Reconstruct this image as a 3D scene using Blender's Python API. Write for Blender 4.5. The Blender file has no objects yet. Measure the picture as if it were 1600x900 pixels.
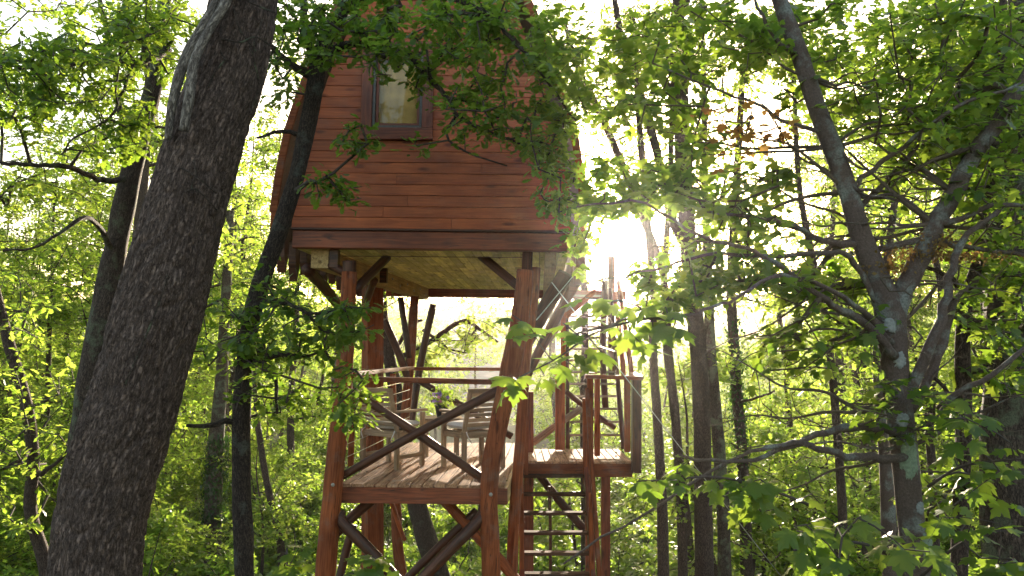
import bpy, math, random
import numpy as np
from mathutils import Vector, Matrix, noise
S = bpy.context.scene
R = math.radians
random.seed(7); rng = np.random.default_rng(7)

# ------------------------------------------------------------------ camera
F = 1244.0; CAMZ = 6.5; PITCH = R(4.5)
cd = bpy.data.cameras.new('camera'); cam = bpy.data.objects.new('camera', cd)
S.collection.objects.link(cam); S.camera = cam
cd.sensor_width = 36; cd.lens = 36*F/1600; cd.clip_start = .05; cd.clip_end = 3000
cam.location = (0, 0, CAMZ); cam.rotation_euler = (R(90)+PITCH, 0, 0)
cd.dof.use_dof = False
CP, SP = math.cos(PITCH), math.sin(PITCH)
def W(px, py, d):
    """pixel of the 1600x900 photograph at world depth d (metres along +Y) -> point in the world"""
    x = (px-800)/F; u = (450-py)/F
    dy = CP - u*SP; dz = SP + u*CP
    return Vector((x*d/dy, d, CAMZ + dz*d/dy))

# ------------------------------------------------------------------ world, sun, exposure
SUN_EL = R(8.0); SUN_AZ = R(8.0)            # azimuth clockwise from +Y
sdir = Vector((math.sin(SUN_AZ)*math.cos(SUN_EL), math.cos(SUN_AZ)*math.cos(SUN_EL), math.sin(SUN_EL)))
w = bpy.data.worlds.new('World'); S.world = w; w.use_nodes = True
nt = w.node_tree; nt.nodes.clear()
def N(t, typ, **kw):
    n = t.nodes.new(typ)
    for k, v in kw.items(): setattr(n, k, v)
    return n
sky = N(nt, 'ShaderNodeTexSky', sky_type='NISHITA', sun_disc=False, sun_elevation=SUN_EL, sun_rotation=SUN_AZ,
        air_density=1.0, dust_density=2.5, ozone_density=1.0, altitude=200)
bg = N(nt, 'ShaderNodeBackground'); bg.inputs['Strength'].default_value = 0.15
out = N(nt, 'ShaderNodeOutputWorld')
tc = N(nt, 'ShaderNodeTexCoord')
dot = N(nt, 'ShaderNodeVectorMath', operation='DOT_PRODUCT'); dot.inputs[1].default_value = sdir
nrm = N(nt, 'ShaderNodeVectorMath', operation='NORMALIZE')
nt.links.new(tc.outputs['Generated'], nrm.inputs[0]); nt.links.new(nrm.outputs[0], dot.inputs[0])
def aure(p, g):                              # bright sky round the sun: the disc and its haze glow
    m0 = N(nt, 'ShaderNodeMath', operation='MAXIMUM'); m0.inputs[1].default_value = 0
    nt.links.new(dot.outputs['Value'], m0.inputs[0])
    m = N(nt, 'ShaderNodeMath', operation='POWER'); m.inputs[1].default_value = p
    nt.links.new(m0.outputs[0], m.inputs[0])
    k = N(nt, 'ShaderNodeMath', operation='MULTIPLY'); k.inputs[1].default_value = g
    nt.links.new(m.outputs[0], k.inputs[0]); return k
a1 = aure(4000, 400.0); a2 = aure(60, 4.0)
ad = N(nt, 'ShaderNodeMath', operation='ADD'); nt.links.new(a1.outputs[0], ad.inputs[0]); nt.links.new(a2.outputs[0], ad.inputs[1])
sc_ = N(nt, 'ShaderNodeVectorMath', operation='SCALE'); sc_.inputs[0].default_value = (1.0, .96, .9)
nt.links.new(ad.outputs[0], sc_.inputs['Scale'])
va = N(nt, 'ShaderNodeVectorMath', operation='ADD')
wt = N(nt, 'ShaderNodeVectorMath', operation='MULTIPLY'); wt.inputs[1].default_value = (1.06, 1.0, .92)   # camera white balance: warm
nt.links.new(sky.outputs[0], wt.inputs[0]); nt.links.new(wt.outputs[0], va.inputs[0]); nt.links.new(sc_.outputs[0], va.inputs[1])
nt.links.new(va.outputs[0], bg.inputs['Color']); nt.links.new(bg.outputs[0], out.inputs['Surface'])
sl = bpy.data.lights.new('sun', 'SUN'); sl.energy = 5.0; sl.angle = R(.53); sl.color = (1.0, .86, .66)
so = bpy.data.objects.new('sun', sl); S.collection.objects.link(so); so.location = (30, 200, 60)
so.rotation_euler = sdir.to_track_quat('Z', 'Y').to_euler()
S.view_settings.view_transform = 'Standard'; S.view_settings.look = 'None'
S.view_settings.exposure = 2.22; S.view_settings.gamma = 1; S.view_settings.use_curve_mapping = False
S.cycles.use_denoising = True
S.cycles.max_bounces = 7; S.cycles.diffuse_bounces = 4; S.cycles.transmission_bounces = 6; S.cycles.volume_bounces = 0
S.cycles.sample_clamp_indirect = 6

# ------------------------------------------------------------------ object helpers
def link(o, parent=None):
    S.collection.objects.link(o)
    if parent: o.parent = parent
    return o
def tag(o, label=None, cat=None, group=None, kind=None):
    for k, v in (('label', label), ('category', cat), ('group', group), ('kind', kind)):
        if v: o[k] = v
    return o
def empty(name, loc=(0, 0, 0), label=None, cat=None, group=None, rot=(0, 0, 0)):
    o = bpy.data.objects.new(name, None); o.empty_display_size = .2; o.location = loc; o.rotation_euler = rot
    link(o); tag(o, label, cat, group); return o
def meshobj(name, me, mat=None, parent=None, smooth=False):
    if mat and not me.materials: me.materials.append(mat)
    o = bpy.data.objects.new(name, me); link(o, parent)
    if smooth:
        me.polygons.foreach_set('use_smooth', np.ones(len(me.polygons), bool))
    return o
def npmesh(name, V, Fq, attrs=None):
    """V (n,3), Fq (m,k) -> mesh"""
    V = np.asarray(V, np.float32); Fq = np.asarray(Fq, np.int32)
    me = bpy.data.meshes.new(name); m, k = Fq.shape
    me.vertices.add(len(V)); me.vertices.foreach_set('co', V.ravel())
    me.loops.add(m*k); me.loops.foreach_set('vertex_index', Fq.ravel())
    me.polygons.add(m); me.polygons.foreach_set('loop_start', np.arange(0, m*k, k, dtype=np.int32))
    me.update(calc_edges=True)
    for nm, (dom, typ, data) in (attrs or {}).items():
        a = me.attributes.new(nm, typ, dom)
        a.data.foreach_set('value' if typ == 'FLOAT' else 'vector', np.asarray(data, np.float32).ravel())
    return me
def offset(root): return Vector(root.location) if root else Vector((0, 0, 0))

# ------------------------------------------------------------------ materials
def mat(name):
    m = bpy.data.materials.new(name); m.use_nodes = True; m.node_tree.nodes.clear(); return m, m.node_tree
def ramp(t, fac, stops):
    r = N(t, 'ShaderNodeValToRGB'); e = r.color_ramp.elements
    e[0].position, e[0].color = stops[0][0], (*stops[0][1], 1); e[1].position, e[1].color = stops[1][0], (*stops[1][1], 1)
    for p, c in stops[2:]:
        x = e.new(p); x.color = (*c, 1)
    t.links.new(fac, r.inputs[0]); return r
def wood(name, c0, c1, rough=.55, grain=1.0, worn=None, spec=.35, vr=(.75, 1.22), crack=1.0, wear=1.0):
    """stained timber: grain runs along local X, each piece a little different"""
    m, t = mat(name); L = t.links.new
    tcn = N(t, 'ShaderNodeTexCoord'); oi = N(t, 'ShaderNodeObjectInfo')
    mp = N(t, 'ShaderNodeMapping'); mp.inputs['Scale'].default_value = (1.6, 28, 28)
    off = N(t, 'ShaderNodeVectorMath', operation='SCALE'); off.inputs[0].default_value = (37, 19, 23)
    L(oi.outputs['Random'], off.inputs['Scale'])
    ad = N(t, 'ShaderNodeVectorMath', operation='ADD'); L(tcn.outputs['Object'], ad.inputs[0]); L(off.outputs[0], ad.inputs[1])
    L(ad.outputs[0], mp.inputs['Vector'])
    n1 = N(t, 'ShaderNodeTexNoise'); n1.inputs['Scale'].default_value = 1.5; n1.inputs['Detail'].default_value = 6; n1.inputs['Distortion'].default_value = .8
    L(mp.outputs[0], n1.inputs['Vector'])
    n2 = N(t, 'ShaderNodeTexNoise'); n2.inputs['Scale'].default_value = 2.2; n2.inputs['Detail'].default_value = 3
    L(ad.outputs[0], n2.inputs['Vector'])
    r1 = ramp(t, n1.outputs['Fac'], [(.36, c0), (.62, c1)])
    # knots
    kn = N(t, 'ShaderNodeTexVoronoi'); kn.inputs['Scale'].default_value = 1.0
    mpk = N(t, 'ShaderNodeMapping'); mpk.inputs['Scale'].default_value = (2.3, 7, 7); L(ad.outputs[0], mpk.inputs['Vector']); L(mpk.outputs[0], kn.inputs['Vector'])
    rk = ramp(t, kn.outputs['Distance'], [(.09, (.28, .22, .2)), (.2, (1, 1, 1))])
    mx = N(t, 'ShaderNodeMix', data_type='RGBA', blend_type='MULTIPLY'); mx.inputs['Factor'].default_value = .8
    L(r1.outputs[0], mx.inputs['A']); L(rk.outputs[0], mx.inputs['B'])
    # broad stain variation and piece to piece value
    r2 = ramp(t, n2.outputs['Fac'], [(.25, (.62, .6, .6)), (.75, (1.22, 1.2, 1.15))])
    mx2 = N(t, 'ShaderNodeMix', data_type='RGBA', blend_type='MULTIPLY'); mx2.inputs['Factor'].default_value = 1
    L(mx.outputs['Result'], mx2.inputs['A']); L(r2.outputs[0], mx2.inputs['B'])
    hs = N(t, 'ShaderNodeHueSaturation'); mr = N(t, 'ShaderNodeMapRange'); mr.inputs['To Min'].default_value = vr[0]; mr.inputs['To Max'].default_value = vr[1]
    L(oi.outputs['Random'], mr.inputs['Value']); L(mr.outputs[0], hs.inputs['Value']); L(mx2.outputs['Result'], hs.inputs['Color'])
    mc = N(t, 'ShaderNodeMapping'); mc.inputs['Scale'].default_value = (.9, 17, 17); L(ad.outputs[0], mc.inputs['Vector'])
    nc = N(t, 'ShaderNodeTexNoise'); nc.inputs['Scale'].default_value = 1.0; nc.inputs['Detail'].default_value = 2; L(mc.outputs[0], nc.inputs['Vector'])
    sb = N(t, 'ShaderNodeMath', operation='SUBTRACT'); sb.inputs[1].default_value = .5; L(nc.outputs['Fac'], sb.inputs[0])
    ab = N(t, 'ShaderNodeMath', operation='ABSOLUTE'); L(sb.outputs[0], ab.inputs[0])
    ms = ramp(t, n2.outputs['Fac'], [(.50, (0, 0, 0)), (.56, (1, 1, 1))])
    rc = ramp(t, ab.outputs[0], [(.003, (1, 1, 1)), (.012, (0, 0, 0))])
    mm = N(t, 'ShaderNodeMix', data_type='RGBA', blend_type='MULTIPLY'); mm.inputs['Factor'].default_value = 1; L(ms.outputs[0], mm.inputs['A']); L(rc.outputs[0], mm.inputs['B'])
    mf = N(t, 'ShaderNodeMath', operation='MULTIPLY'); mf.inputs[1].default_value = .75*crack; L(mm.outputs['Result'], mf.inputs[0])
    mk = N(t, 'ShaderNodeMix', data_type='RGBA'); mk.inputs['B'].default_value = (.015, .008, .006, 1); L(mf.outputs[0], mk.inputs['Factor']); L(hs.outputs[0], mk.inputs['A'])
    # greyed, washed-out weather patches
    nw = N(t, 'ShaderNodeTexNoise'); nw.inputs['Scale'].default_value = 3.7; nw.inputs['Detail'].default_value = 7; nw.inputs['Roughness'].default_value = .7; L(ad.outputs[0], nw.inputs['Vector'])
    rw = ramp(t, nw.outputs['Fac'], [(.52, (0, 0, 0)), (.75, (.55*wear, .55*wear, .55*wear))])
    mw = N(t, 'ShaderNodeMix', data_type='RGBA'); mw.inputs['B'].default_value = (sum(c1)/3*1.1, sum(c1)/3*.95, sum(c1)/3*.85, 1); L(rw.outputs[0], mw.inputs['Factor']); L(mk.outputs['Result'], mw.inputs['A'])
    b = N(t, 'ShaderNodeBsdfPrincipled'); o = N(t, 'ShaderNodeOutputMaterial')
    L(mw.outputs['Result'], b.inputs['Base Color']); b.inputs['Roughness'].default_value = rough; b.inputs['Specular IOR Level'].default_value = spec
    bp = N(t, 'ShaderNodeBump'); bp.inputs['Strength'].default_value = .35*grain; bp.inputs['Distance'].default_value = .004
    L(n1.outputs['Fac'], bp.inputs['Height']); L(bp.outputs[0], b.inputs['Normal']); L(b.outputs[0], o.inputs[0])
    return m
def plain(name, c, rough=.6, metal=0, bump=0, scale=40):
    m, t = mat(name); L = t.links.new
    b = N(t, 'ShaderNodeBsdfPrincipled'); o = N(t, 'ShaderNodeOutputMaterial'); L(b.outputs[0], o.inputs[0])
    tcn = N(t, 'ShaderNodeTexCoord'); n1 = N(t, 'ShaderNodeTexNoise'); n1.inputs['Scale'].default_value = scale; n1.inputs['Detail'].default_value = 4
    L(tcn.outputs['Object'], n1.inputs['Vector'])
    r1 = ramp(t, n1.outputs['Fac'], [(.3, tuple(x*.75 for x in c)), (.7, tuple(min(1, x*1.2) for x in c))])
    L(r1.outputs[0], b.inputs['Base Color']); b.inputs['Roughness'].default_value = rough; b.inputs['Metallic'].default_value = metal
    if bump:
        bp = N(t, 'ShaderNodeBump'); bp.inputs['Strength'].default_value = bump; bp.inputs['Distance'].default_value = .01
        L(n1.outputs['Fac'], bp.inputs['Height']); L(bp.outputs[0], b.inputs['Normal'])
    return m
def bark(name, c0, c1, lich=0.0, lcol=(.32, .34, .27), scale=1.0, bump=1.0, smoothbark=False):
    """bark in trunk coordinates (attribute 'bk': cos*r, sin*r, length)"""
    m, t = mat(name); L = t.links.new
    at = N(t, 'ShaderNodeAttribute'); at.attribute_name = 'bk'
    mp = N(t, 'ShaderNodeMapping'); mp.inputs['Scale'].default_value = (36*scale, 36*scale, (10 if not smoothbark else 22)*scale)
    L(at.outputs['Vector'], mp.inputs['Vector'])
    ns = N(t, 'ShaderNodeTexNoise'); ns.inputs['Scale'].default_value = .6; ns.inputs['Detail'].default_value = 3
    L(mp.outputs[0], ns.inputs['Vector'])
    dx = N(t, 'ShaderNodeVectorMath', operation='SCALE'); dx.inputs['Scale'].default_value = 1.3; L(ns.outputs['Color'], dx.inputs[0])
    av = N(t, 'ShaderNodeVectorMath', operation='ADD'); L(mp.outputs[0], av.inputs[0]); L(dx.outputs[0], av.inputs[1])
    vo0 = N(t, 'ShaderNodeTexVoronoi', feature='DISTANCE_TO_EDGE'); vo0.inputs['Scale'].default_value = 1.0; vo0.inputs['Randomness'].default_value = 1; L(av.outputs[0], vo0.inputs['Vector'])
    fr_ = N(t, 'ShaderNodeTexNoise'); fr_.inputs['Scale'].default_value = 1.5; fr_.inputs['Detail'].default_value = 7; fr_.inputs['Roughness'].default_value = .65; fr_.inputs['Distortion'].default_value = .6
    L(mp.outputs[0], fr_.inputs['Vector'])
    s5 = N(t, 'ShaderNodeMath', operation='SUBTRACT'); s5.inputs[1].default_value = .5; L(fr_.outputs['Fac'], s5.inputs[0])
    ab = N(t, 'ShaderNodeMath', operation='ABSOLUTE'); L(s5.outputs[0], ab.inputs[0])
    m4 = N(t, 'ShaderNodeMath', operation='MULTIPLY'); m4.inputs[1].default_value = 2.4; L(ab.outputs[0], m4.inputs[0])
    vm = N(t, 'ShaderNodeMath', operation='MULTIPLY'); vm.inputs[1].default_value = .45; L(vo0.outputs['Distance'], vm.inputs[0])
    vo = N(t, 'ShaderNodeMath', operation='ADD'); L(m4.outputs[0], vo.inputs[0]); L(vm.outputs[0], vo.inputs[1])
    n1 = N(t, 'ShaderNodeTexNoise'); n1.inputs['Scale'].default_value = 60*scale; n1.inputs['Detail'].default_value = 8; n1.inputs['Roughness'].default_value = .7
    L(at.outputs['Vector'], n1.inputs['Vector'])
    cr = ramp(t, vo.outputs[0], [(.02, (.22, .2, .2)), (.34, (1, 1, 1)), (.6, (1.35, 1.33, 1.3))] if not smoothbark else [(.0, (.8, .8, .8)), (.3, (1, 1, 1))])
    base = ramp(t, n1.outputs['Fac'], [(.3, c0), (.7, c1)])
    mx = N(t, 'ShaderNodeMix', data_type='RGBA', blend_type='MULTIPLY'); mx.inputs['Factor'].default_value = 1
    L(base.outputs[0], mx.inputs['A']); L(cr.outputs[0], mx.inputs['B'])
    col = mx.outputs['Result']
    if lich:
        n3 = N(t, 'ShaderNodeTexNoise'); n3.inputs['Scale'].default_value = 5.0; n3.inputs['Detail'].default_value = 7; n3.inputs['Roughness'].default_value = .62
        L(at.outputs['Vector'], n3.inputs['Vector'])
        rl = ramp(t, n3.outputs['Fac'], [(.58-lich*.22, (0, 0, 0)), (.68-lich*.22, (1, 1, 1))])
        n4 = N(t, 'ShaderNodeTexNoise'); n4.inputs['Scale'].default_value = 90; n4.inputs['Detail'].default_value = 4; L(at.outputs['Vector'], n4.inputs['Vector'])
        lc = ramp(t, n4.outputs['Fac'], [(.35, tuple(x*.5 for x in lcol)), (.62, lcol)])
        ml = N(t, 'ShaderNodeMix', data_type='RGBA'); L(rl.outputs[0], ml.inputs['Factor']); L(col, ml.inputs['A']); L(lc.outputs[0], ml.inputs['B'])
        col = ml.outputs['Result']
    b = N(t, 'ShaderNodeBsdfPrincipled'); o = N(t, 'ShaderNodeOutputMaterial')
    L(col, b.inputs['Base Color']); b.inputs['Roughness'].default_value = .85; b.inputs['Specular IOR Level'].default_value = .25
    ma = N(t, 'ShaderNodeMath', operation='MULTIPLY_ADD'); ma.inputs[1].default_value = .35
    mn = N(t, 'ShaderNodeMath', operation='MINIMUM'); mn.inputs[1].default_value = .35; L(vo.outputs[0], mn.inputs[0])
    L(n1.outputs['Fac'], ma.inputs[0]); L(mn.outputs[0], ma.inputs[2])
    bp = N(t, 'ShaderNodeBump'); bp.inputs['Strength'].default_value = .9*bump; bp.inputs['Distance'].default_value = .03 if not smoothbark else .008
    L(ma.outputs[0], bp.inputs['Height']); L(bp.outputs[0], b.inputs['Normal']); L(b.outputs[0], o.inputs[0])
    return m
def leafmat(name, cols, trans, tmix=.5, rough=.45):
    """thin leaves: diffuse reflection plus light let through; 'tint' varies from leaf to leaf"""
    m, t = mat(name); L = t.links.new
    at = N(t, 'ShaderNodeAttribute'); at.attribute_name = 'tint'
    oi = N(t, 'ShaderNodeObjectInfo')
    av = N(t, 'ShaderNodeMath', operation='MULTIPLY_ADD'); av.inputs[1].default_value = .25; L(oi.outputs['Random'], av.inputs[0]); L(at.outputs['Fac'], av.inputs[2])
    sb = N(t, 'ShaderNodeMath', operation='SUBTRACT', use_clamp=True); sb.inputs[1].default_value = .12; L(av.outputs[0], sb.inputs[0])
    n = len(cols)
    r1 = ramp(t, sb.outputs[0], [(i/(n-1), c) for i, c in enumerate(cols)])
    r2 = ramp(t, sb.outputs[0], [(i/(n-1), c) for i, c in enumerate(trans)])
    b = N(t, 'ShaderNodeBsdfPrincipled'); b.inputs['Roughness'].default_value = rough; b.inputs['Specular IOR Level'].default_value = .4
    L(r1.outputs[0], b.inputs['Base Color'])
    tr = N(t, 'ShaderNodeBsdfTranslucent'); L(r2.outputs[0], tr.inputs['Color'])
    mx = N(t, 'ShaderNodeMixShader'); mx.inputs[0].default_value = tmix
    L(b.outputs[0], mx.inputs[1]); L(tr.outputs[0], mx.inputs[2])
    o = N(t, 'ShaderNodeOutputMaterial'); L(mx.outputs[0], o.inputs[0])
    return m
M = {}
M['wall'] = wood('stained_wall_boards', (.27, .056, .016), (.42, .102, .029), .55, vr=(.88, 1.12), crack=.3, wear=.25)
M['red'] = wood('red_stained_timber', (.165, .040, .014), (.31, .086, .030), .68, spec=.2)
M['trim'] = wood('dark_red_trim', (.12, .028, .013), (.24, .060, .024), .5, wear=.4)
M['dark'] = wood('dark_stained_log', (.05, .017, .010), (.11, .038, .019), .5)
M['soffit'] = wood('pale_floor_underside', (.62, .59, .20), (.84, .79, .34), .7, crack=.2)  # yellow-green of the bounced light is put into this base colour
M['pale'] = wood('bare_pale_timber', (.30, .19, .085), (.46, .31, .14), .7)
M['deck'] = wood('worn_deck_boards', (.26, .13, .072), (.54, .30, .18), .85, spec=.15)
M['grey'] = wood('weathered_grey_timber', (.16, .11, .08), (.28, .2, .145), .75)
M['teak'] = wood('teak_furniture', (.24, .16, .095), (.42, .28, .175), .65, crack=.2)
M['tread'] = wood('dark_worn_treads', (.06, .03, .018), (.14, .07, .045), .9, spec=.08)
M['cushion'] = plain('grey_cushion_fabric', (.68, .66, .68), .9, bump=.3, scale=120)
M['metal'] = plain('steel_cable', (.5, .5, .48), .35, 1.0)
M['bolt'] = plain('bolt_steel', (.35, .33, .3), .4, 1.0)
M['sash'] = plain('bronze_sash', (.06, .048, .04), .4)
M['pot'] = plain('dark_pot', (.02, .02, .03), .5)
M['rope'] = plain('thin_wire', (.12, .09, .07), .7)
M['pane_reflection'] = plain('tan_reflection', (.46, .28, .08), .9, bump=.1, scale=7)  # tan stands in for the golden reflection in the window
M['oakbark'] = bark('furrowed_oak_bark', (.09, .058, .046), (.25, .172, .142), lich=.0)
M['darkbark'] = bark('dark_bark', (.04, .028, .023), (.125, .088, .07), lich=.08, lcol=(.12, .12, .10), scale=1.5)
M['lichbark'] = bark('lichened_bark', (.06, .042, .035), (.155, .108, .09), lich=.30, lcol=(.21, .215, .195), scale=1.6, smoothbark=True)
M['greybark'] = bark('grey_brown_bark', (.065, .045, .036), (.175, .125, .10), lich=.35, lcol=(.16, .17, .11), scale=1.3)
M['deadwood'] = bark('bare_grey_deadwood', (.22, .18, .155), (.44, .375, .325), scale=1.0)
M['midbark'] = bark('background_bark', (.065, .043, .035), (.165, .11, .088), scale=1.4)
M['twig'] = plain('twig_bark', (.055, .038, .030), .85)
M['mosstwig'] = plain('mossy_twig_bark', (.075, .052, .034), .95, bump=.5)
G1 = [(.036, .074, .012), (.058, .108, .016), (.086, .145, .021)]
T1c = [(.19, .34, .025), (.30, .46, .035), (.46, .58, .055)]
M['oakleaf'] = leafmat('oak_leaves', G1, T1c, .45)
M['mapleleaf'] = leafmat('maple_leaves', [(.036, .073, .012), (.058, .104, .016), (.086, .138, .021)], [(.19, .33, .025), (.29, .43, .035), (.43, .54, .055)], .5, .45)
M['farleaf'] = leafmat('sunlit_forest_leaves', [(.058, .10, .011), (.09, .13, .015), (.125, .155, .02)], [(.29, .47, .04), (.41, .57, .055), (.56, .66, .09)], .6)
M['underleaf'] = leafmat('undergrowth_leaves', [(.058, .105, .012), (.09, .135, .016), (.125, .16, .022)], [(.27, .47, .04), (.39, .57, .055), (.53, .65, .09)], .58)
M['ivyleaf'] = leafmat('ivy_leaves', [(.015, .035, .008), (.025, .05, .010)], [(.05, .13, .015), (.08, .18, .02)], .3, .35)
M['flareleaf'] = leafmat('flare_tinted_leaves', [(.10, .035, .015), (.14, .06, .02)], [(.40, .17, .05), (.50, .30, .06)], .55)  # red lens-flare tint put into the leaf colour
M['moss'] = leafmat('ochre_moss', [(.12, .07, .02), (.18, .12, .035)], [(.2, .1, .03), (.3, .18, .05)], .3, .9)
M['grass'] = leafmat('grass_blades', [(.05, .10, .015), (.09, .15, .025)], [(.22, .40, .03), (.36, .52, .05)], .45)

# ------------------------------------------------------------------ timber: boxes and logs whose local X is the length
def frame_from(a, b, up=Vector((0, 0, 1))):
    x = (b-a).normalized()
    if abs(x.dot(up)) > .985: up = Vector((0, -1, 0))
    y = up.cross(x).normalized(); z = x.cross(y)
    return Matrix((x, y, z)).transposed()
def box_mesh(L, wd, h, ch=.004, e0=0, e1=0):
    """chamfered box, length L along X from 0, width wd (Y), height h (Z, centred); e0/e1 slant the ends (top inset)"""
    ch = min(ch, wd*.2, h*.2)
    pr = [(wd/2-ch, h/2), (wd/2, h/2-ch), (wd/2, -h/2+ch), (wd/2-ch, -h/2), (-wd/2+ch, -h/2), (-wd/2, -h/2+ch), (-wd/2, h/2-ch), (-wd/2+ch, h/2)]
    V = []
    for x, e, s in ((0, e0, 1), (L, e1, -1)):
        for y, z in pr: V.append((x+s*e*(z/h+.5), y, z))
    Fc = [(i, (i+1) % 8, 8+(i+1) % 8, 8+i) for i in range(8)] + [tuple(range(7, -1, -1)), tuple(range(8, 16))]
    me = bpy.data.meshes.new('timber'); me.from_pydata(V, [], [f[::-1] for f in Fc]); me.update(); return me
def beam(name, a, b, wd, h, m, parent=None, up=Vector((0, 0, 1)), **kw):
    a, b = Vector(a), Vector(b); me = box_mesh((b-a).length, wd, h, **kw)
    o = meshobj(name, me, m, parent); o.matrix_basis = Matrix.Translation(a) @ frame_from(a, b, up).to_4x4()
    return o
def catmull(P, n):
    P = [Vector(p) for p in P]
    if len(P) == 2: return [P[0].lerp(P[1], i/n) for i in range(n+1)]
    Q = [P[0]*2-P[1]] + P + [P[-1]*2-P[-2]]; out = []
    tot = len(P)-1
    for i in range(n+1):
        s = min(i/n*tot, tot-1e-6); k = int(s); f = s-k
        a, b, c, d = Q[k:k+4]
        out.append(.5*((2*b)+(c-a)*f+(2*a-5*b+4*c-d)*f*f+(3*b-a-3*c+d)*f**3))
    return out
def interp(vals, n):
    return list(np.interp(np.linspace(0, len(vals)-1, n+1), range(len(vals)), vals))
def tube(path, radii, seg=12, rough=0.0, freq=3.0, ridge=None, seed=0, cap=True, relx=None):
    """skin a tube over path; returns a mesh with trunk coordinates in attribute 'bk'"""
    n = len(path); V = np.zeros((n*seg+2, 3)); B = np.zeros((n*seg+2, 3)); ln = 0
    t0 = (path[1]-path[0]).normalized(); u = t0.orthogonal().normalized(); prev = t0
    for i in range(n):
        t = (path[min(i+1, n-1)]-path[max(i-1, 0)]).normalized()
        q = prev.rotation_difference(t); u = (q @ u); u = (u-t*u.dot(t)).normalized(); v = t.cross(u); prev = t
        if i: ln += (path[i]-path[i-1]).length
        for j in range(seg):
            a = 2*math.pi*j/seg; ca, sa = math.cos(a), math.sin(a); r = radii[i]; dr = 0
            if rough: dr += rough*noise.noise(Vector((ca*freq*.5+seed, sa*freq*.5, ln*freq)))
            if ridge: dr += ridge(ca*r, sa*r, ln)
            V[i*seg+j] = path[i]+(u*ca+v*sa)*(r*(1+dr) if not ridge else r*(1+(dr-0))); B[i*seg+j] = (ca*r+seed, sa*r, ln)
    V[-2] = path[0]; V[-1] = path[-1]; B[-2] = (seed, 0, 0); B[-1] = (seed, 0, ln)
    i, j = np.meshgrid(np.arange(n-1), np.arange(seg), indexing='ij'); i = i.ravel(); j = j.ravel(); k = (j+1) % seg
    Q = np.stack([i*seg+j, i*seg+k, (i+1)*seg+k, (i+1)*seg+j], 1)
    if cap:
        j = np.arange(seg); k = (j+1) % seg
        c0 = np.stack([np.full(seg, n*seg), k, j, j], 1); c1 = np.stack([np.full(seg, n*seg+1), (n-1)*seg+j, (n-1)*seg+k, (n-1)*seg+k], 1)
        V2 = [tuple(x) for x in V]
        me = bpy.data.meshes.new('tube')
        me.from_pydata(V2, [], [tuple(map(int, q)) for q in Q]+[(int(a[0]), int(a[1]), int(a[2])) for a in c0]+[(int(a[0]), int(a[1]), int(a[2])) for a in c1])
        me.attributes.new('bk', 'FLOAT_VECTOR', 'POINT').data.foreach_set('vector', B.astype(np.float32).ravel()); me.update(); return me
    return npmesh('tube', V, Q, {'bk': ('POINT', 'FLOAT_VECTOR', B)})
def log(name, pts, rads, m, parent=None, seg=12, rough=.08, n=None, seed=None):
    """a round pole: built along its own local X so the grain follows it"""
    pts = [Vector(p) for p in pts]; off = offset(parent)
    n = n or max(6, int(sum((pts[i+1]-pts[i]).length for i in range(len(pts)-1))/.12))
    a, b = pts[0], pts[-1]; Mx = Matrix.Translation(a) @ frame_from(a, b).to_4x4(); inv = Mx.inverted()
    P = [inv @ p for p in catmull(pts, n)]
    me = tube(P, interp(rads, n), seg, rough, seed=random.random()*50 if seed is None else seed)
    o = meshobj(name, me, m, parent, smooth=True); o.matrix_basis = Matrix.Translation(-off) @ Mx
    return o
def bm_px(name, p, q, wd, h, m, parent, up=Vector((0, 0, 1)), **kw):
    """timber between two photograph points (px, py, depth)"""
    off = offset(parent); return beam(name, W(*p)-off, W(*q)-off, wd, h, m, parent, up, **kw)
def log_px(name, pts, rads, m, parent, **kw):
    return log(name, [W(*p) for p in pts], rads, m, parent, **kw)
def wire(name, pts, r, m, parent=None, n=16, seg=5):
    off = offset(parent); P = [p-off for p in catmull([Vector(q) for q in pts], n)]
    return meshobj(name, tube(P, [r]*(n+1), seg), m, parent, smooth=True)
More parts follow.
